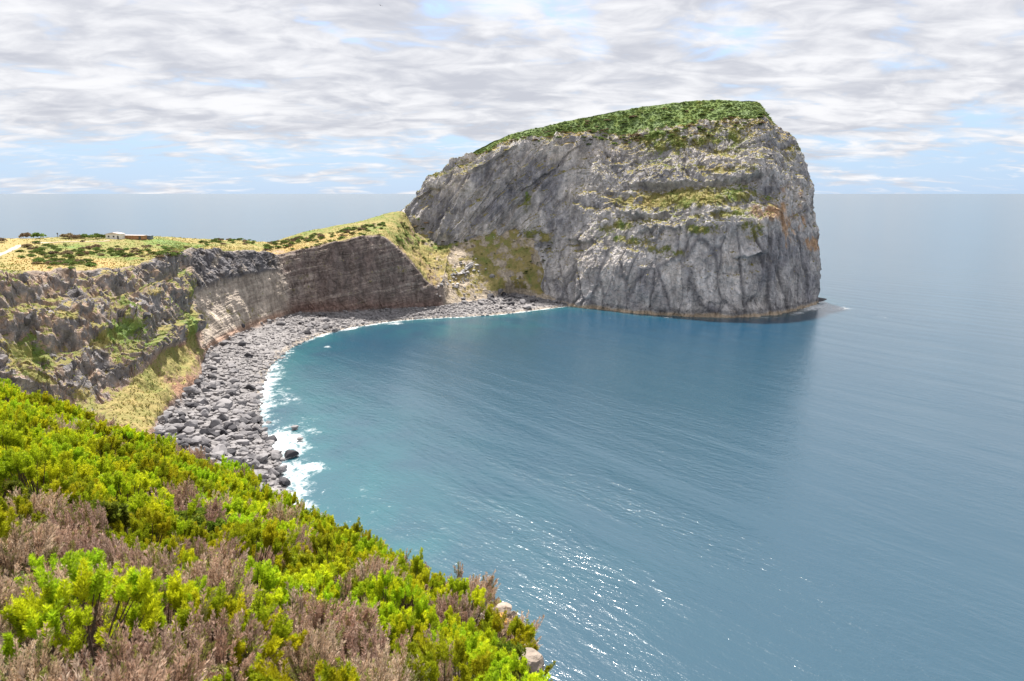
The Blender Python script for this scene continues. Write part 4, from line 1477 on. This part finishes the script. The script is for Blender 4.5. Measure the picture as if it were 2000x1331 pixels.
p, _n = pick(226, 464, 3)
g0 = p[2] - 0.6
hs = tag(link('house', None, loc=(p[0], p[1], g0)), 'small white house with dark windows on the plateau skyline', 'house')
boxes('wall', [(-4.4, 4.4, -2.5, 2.5, 0, 3.5)], M_WHITE, hs)
prism('roof', [(-4.7, 3.5), (4.7, 3.5), (4.7, 3.62), (0, 4.5), (-4.7, 3.62)], -2.8, 2.8, M_ROOF, hs)
for x in (-2.6, 0.4):
    wn = boxes('window', [(x - 0.5, x + 0.5, -2.54, -2.45, 1.6, 2.6)], M_GLASS, hs)
    boxes('frame', [(x - 0.6, x - 0.503, -2.57, -2.46, 1.5, 2.7), (x + 0.503, x + 0.6, -2.57, -2.46, 1.5, 2.7), (x - 0.503, x + 0.503, -2.57, -2.46, 2.603, 2.7), (x - 0.503, x + 0.503, -2.57, -2.46, 1.5, 1.597)], M_WHITE, wn)
boxes('door', [(2.4, 3.4, -2.54, -2.45, 0.3, 2.6)], M_POST, hs)
p2_, _n = pick(262, 464, 3)
sd = tag(link('shed', None, loc=(p2_[0] - 0.3, p2_[1], p2_[2] - 0.5)), 'long low reddish brown shed beside the white house', 'shed')
boxes('wall', [(-7.8, 7.4, -2, 2, 0, 2.3)], M_RUST, sd)
prism('roof', [(-8, 2.3), (7.6, 2.3), (7.6, 2.5), (-8, 2.75)], -2.3, 2.3, M_ROOF, sd)
for x in (-5, -1.5, 2.0, 5.2):
    boxes('door', [(x - 0.7, x + 0.7, -2.05, -1.95, 0.2, 2.0)], M_POST if x > 4 else M_RUST, sd)
p3_, _n = pick(291, 464, 3)
bx_ = tag(link('storage_hut', None, loc=(p3_[0], p3_[1], p3_[2] - 0.5)), 'small blue grey hut at the end of the reddish shed', 'hut')
boxes('wall', [(-2.1, 2.1, -1.6, 1.6, 0, 2.4)], M_SLATE, bx_)
prism('roof', [(-2.3, 2.4), (2.3, 2.4), (2.3, 2.55), (-2.3, 2.7)], -1.8, 1.8, M_SLATE, bx_)

p, _n = pick(114, 463, 3)
ps = tag(link('sign_post', None, loc=(p[0], p[1], p[2] - 0.2)), 'thin dark post with a small plate on the plateau skyline', 'post')
boxes('pole', [(-0.12, 0.12, -0.12, 0.12, 0, 3.2)], M_POST, ps)
boxes('plate', [(-0.45, 0.45, -0.17, -0.122, 2.3, 3.1)], M_POST, ps)

# dirt track with two wheel ruts
M_TRACK = plain('pale_dirt', (0.50, 0.40, 0.30), 0.95, 0.6, 0.25)
pl = G2[:, ROW[5]:ROW[8]].reshape(-1, 3)


def ground_z(x, y):
    d2 = (pl[:, 0] - x) ** 2 + (pl[:, 1] - y) ** 2
    k = np.argpartition(d2, 4)[:4]
    wgt = 1 / (d2[k] + 0.05)
    return float((pl[k, 2] * wgt).sum() / wgt.sum())


def track(name, uvs, wd, label):
    ctrl = np.array([pick(u, v, 3)[0] for u, v in uvs])
    line = catmull(ctrl, [14] * (len(ctrl) - 1))
    tg = np.gradient(line, axis=0); tg[:, 2] = 0
    tg /= np.linalg.norm(tg, axis=1)[:, None]
    nn = np.stack([-tg[:, 1], tg[:, 0], tg[:, 2] * 0], -1)
    rws = []
    for s in np.linspace(-1, 1, 7):
        q_ = line + nn * (s * wd * (1 + 0.25 * math.sin(3 * s)))
        q_ = q_ + nn * (0.35 * fbm(line * 0.3 + s, 2))[:, None]
        zz = np.array([ground_z(a[0], a[1]) for a in q_])
        rws.append(np.stack([q_[:, 0], q_[:, 1], zz + 0.22 - 0.12 * abs(s) ** 4], -1))
    g = np.stack(rws, 1)
    me = mesh_from(name, g, grid_faces(g.shape[0], g.shape[1]), [M_TRACK], True)
    tag(link(name, me), label, kind='structure')


track('path', [(-40, 512), (-10, 500), (12, 491), (28, 484), (40, 478)], 1.9, 'pale dirt track bending across the plateau')
track('path', [(62, 474), (110, 471), (160, 470), (215, 468)], 1.0, 'faint footpath leading to the white house')

# ------------------------------------------------------------------ rock outcrop at the edge of the hillside
oc = Y(985, 1205, 15.0)
ob = tag(link('rock_outcrop', None, loc=tuple(oc - np.array([0, 0, 0.6]))), 'pale rock outcrop with orange lichen at the edge of the shrubs', 'rock')
for k, (dx, dy, dz, s) in enumerate([(-0.28, 0.15, 0.10, 0.50), (0.02, 0.05, 0.02, 0.46), (-0.10, 0.35, 0.16, 0.44), (0.05, 0.0, -0.28, 0.52), (-0.5, 0.2, -0.1, 0.55), (0.10, 0.1, -0.75, 0.66), (-0.4, 0.1, -0.8, 0.8), (0.2, 0.2, -1.4, 0.8)]):
    v, f = rock_shape(ICO3, 950 + k, flat=0.55, cut=16, rough=0.35)
    link('slab', mesh_from('slab', v * s, f, [M_LICHEN], False), ob, (dx, dy, dz + 0.35))
for k, (dx, dy, dz, s) in enumerate([(-0.12, 0.02, 0.33, 0.17), (0.05, -0.08, 0.24, 0.15), (-0.3, 0.0, 0.3, 0.12)]):
    v, f = rock_shape(ICO2, 980 + k, flat=0.35, cut=6)
    link('lichen_cushion', mesh_from('lichen_cushion', v * s, f, [M_ORANGE], False), ob, (dx, dy, dz + 0.3))
oc2 = Y(1042, 1285, 11.5)
o = link('rock_ledge', mesh_from('rock_ledge', rock_shape(ICO3, 990, flat=.8, cut=10, rough=.25)[0] * 0.36, ICO3[1], [M_LICHEN], False), None, tuple(oc2 - np.array([0, 0, 0.15])))
tag(o, 'small pale rock among dry heath at the cliff edge', 'rock')

# pale grass clumps at the shrub edge
def grass_clump(seed, n=260):
    r = np.random.default_rng(seed)
    a = r.uniform(0, 6.28, n); e = np.sqrt(r.uniform(0, 1, n))
    base_ = np.stack([np.cos(a) * e * 0.3, np.sin(a) * e * 0.3, np.zeros(n)], -1)
    ax = np.stack([np.cos(a) * e * 0.5, np.sin(a) * e * 0.5, np.ones(n)], -1) + r.normal(size=(n, 3)) * 0.16
    ax /= np.linalg.norm(ax, axis=1)[:, None]
    tint = np.array([0.52, 0.45, 0.22])[None] * r.uniform(0.75, 1.2, (n, 1))
    v, f, c_ = leaves(r, base_, ax, r.uniform(0.6, 1.15, n), r.uniform(0.012, 0.022, n), tint)
    return mesh_from('grass_clump', v, f, [M_TUFT], False, {'tint': ('FLOAT_COLOR', c_)})


GC = [grass_clump(1000 + k) for k in range(3)]
for k, (u, v, y, s, lab) in enumerate([(628, 1078, 24.0, 1.1, 'pale straw grass clump at the shrub edge above the surf'), (655, 1088, 23.0, 0.9, 'straw grass clump beside the olive shrub at the edge'),
                                       (600, 1090, 24, 0.8, 'small straw grass clump behind the green bushes by the surf'), (560, 1030, 27, 0.9, 'dry grass clump on the slope edge above the surf'),
                                       (915, 1195, 15.5, 0.5, 'tuft of dry grass by the rock outcrop')]):
    q_ = Y(u, v, y)
    link('grass_clump', GC[k % 3], loc=(q_[0], q_[1], q_[2] - 0.9 * s), rot=(0, 0, k), scale=(s, s, s))
    tag(bpy.data.objects[[o_.name for o_ in COL.objects if o_.name.startswith('grass_clump')][-1]], lab, 'grass')

# ------------------------------------------------------------------ gull high above the bay
def gull():
    xs = np.array([-1.0, -0.72, -0.42, -0.14, 0, 0.14, 0.42, 0.72, 1.0])
    vs, fs = [], []
    for x in xs:
        a = abs(x)
        ch = 0.20 - 0.13 * a
        sweep = -0.10 * a + (-0.12 * max(0, a - 0.45))
        zz = 0.16 * math.sin(min(a / 0.5, 1) * 1.57) - 0.10 * max(0, a - 0.45)
        th = 0.035 * (1 - a) + 0.006
        for (yy, dz) in ((ch * 0.5, 0), (0, th), (-ch * 0.5, 0), (0, -th * 0.5)):
            vs.append((x * 0.68, yy + sweep, zz + dz))
    for k in range(len(xs) - 1):
        for a in range(4):
            b_ = (a + 1) % 4
            fs.append([k * 4 + a, k * 4 + b_, k * 4 + 4 + b_, k * 4 + 4 + a])
    off = len(vs)
    prof = [(0.36, 0.004), (0.31, 0.03), (0.24, 0.05), (0.12, 0.075), (-0.05, 0.085), (-0.2, 0.06), (-0.3, 0.035), (-0.38, 0.05)]
    for k, (yy, rr) in enumerate(prof):
        for a in range(8):
            an = a * math.pi / 4
            fl = 0.25 if k == len(prof) - 1 else 1.0
            vs.append((rr * math.cos(an) * (1.6 if k == len(prof) - 1 else 1), yy, rr * math.sin(an) * fl))
    for k in range(len(prof) - 1):
        for a in range(8):
            b_ = (a + 1) % 8
            fs.append([off + k * 8 + a, off + k * 8 + b_, off + k * 8 + 8 + b_, off + k * 8 + 8 + a])
    return mesh_from('bird', np.array(vs), np.array(fs), [plain('bird_plumage', (0.12, 0.12, 0.13), 0.7, 3.0, 0.3)], True)


q_ = np.array([0, 0, H]) + ray(743, 11) * 190
tag(link('bird', gull(), loc=tuple(q_), rot=(0.1, 0.25, 0.7)), 'small dark sea bird gliding high in the sky', 'bird')
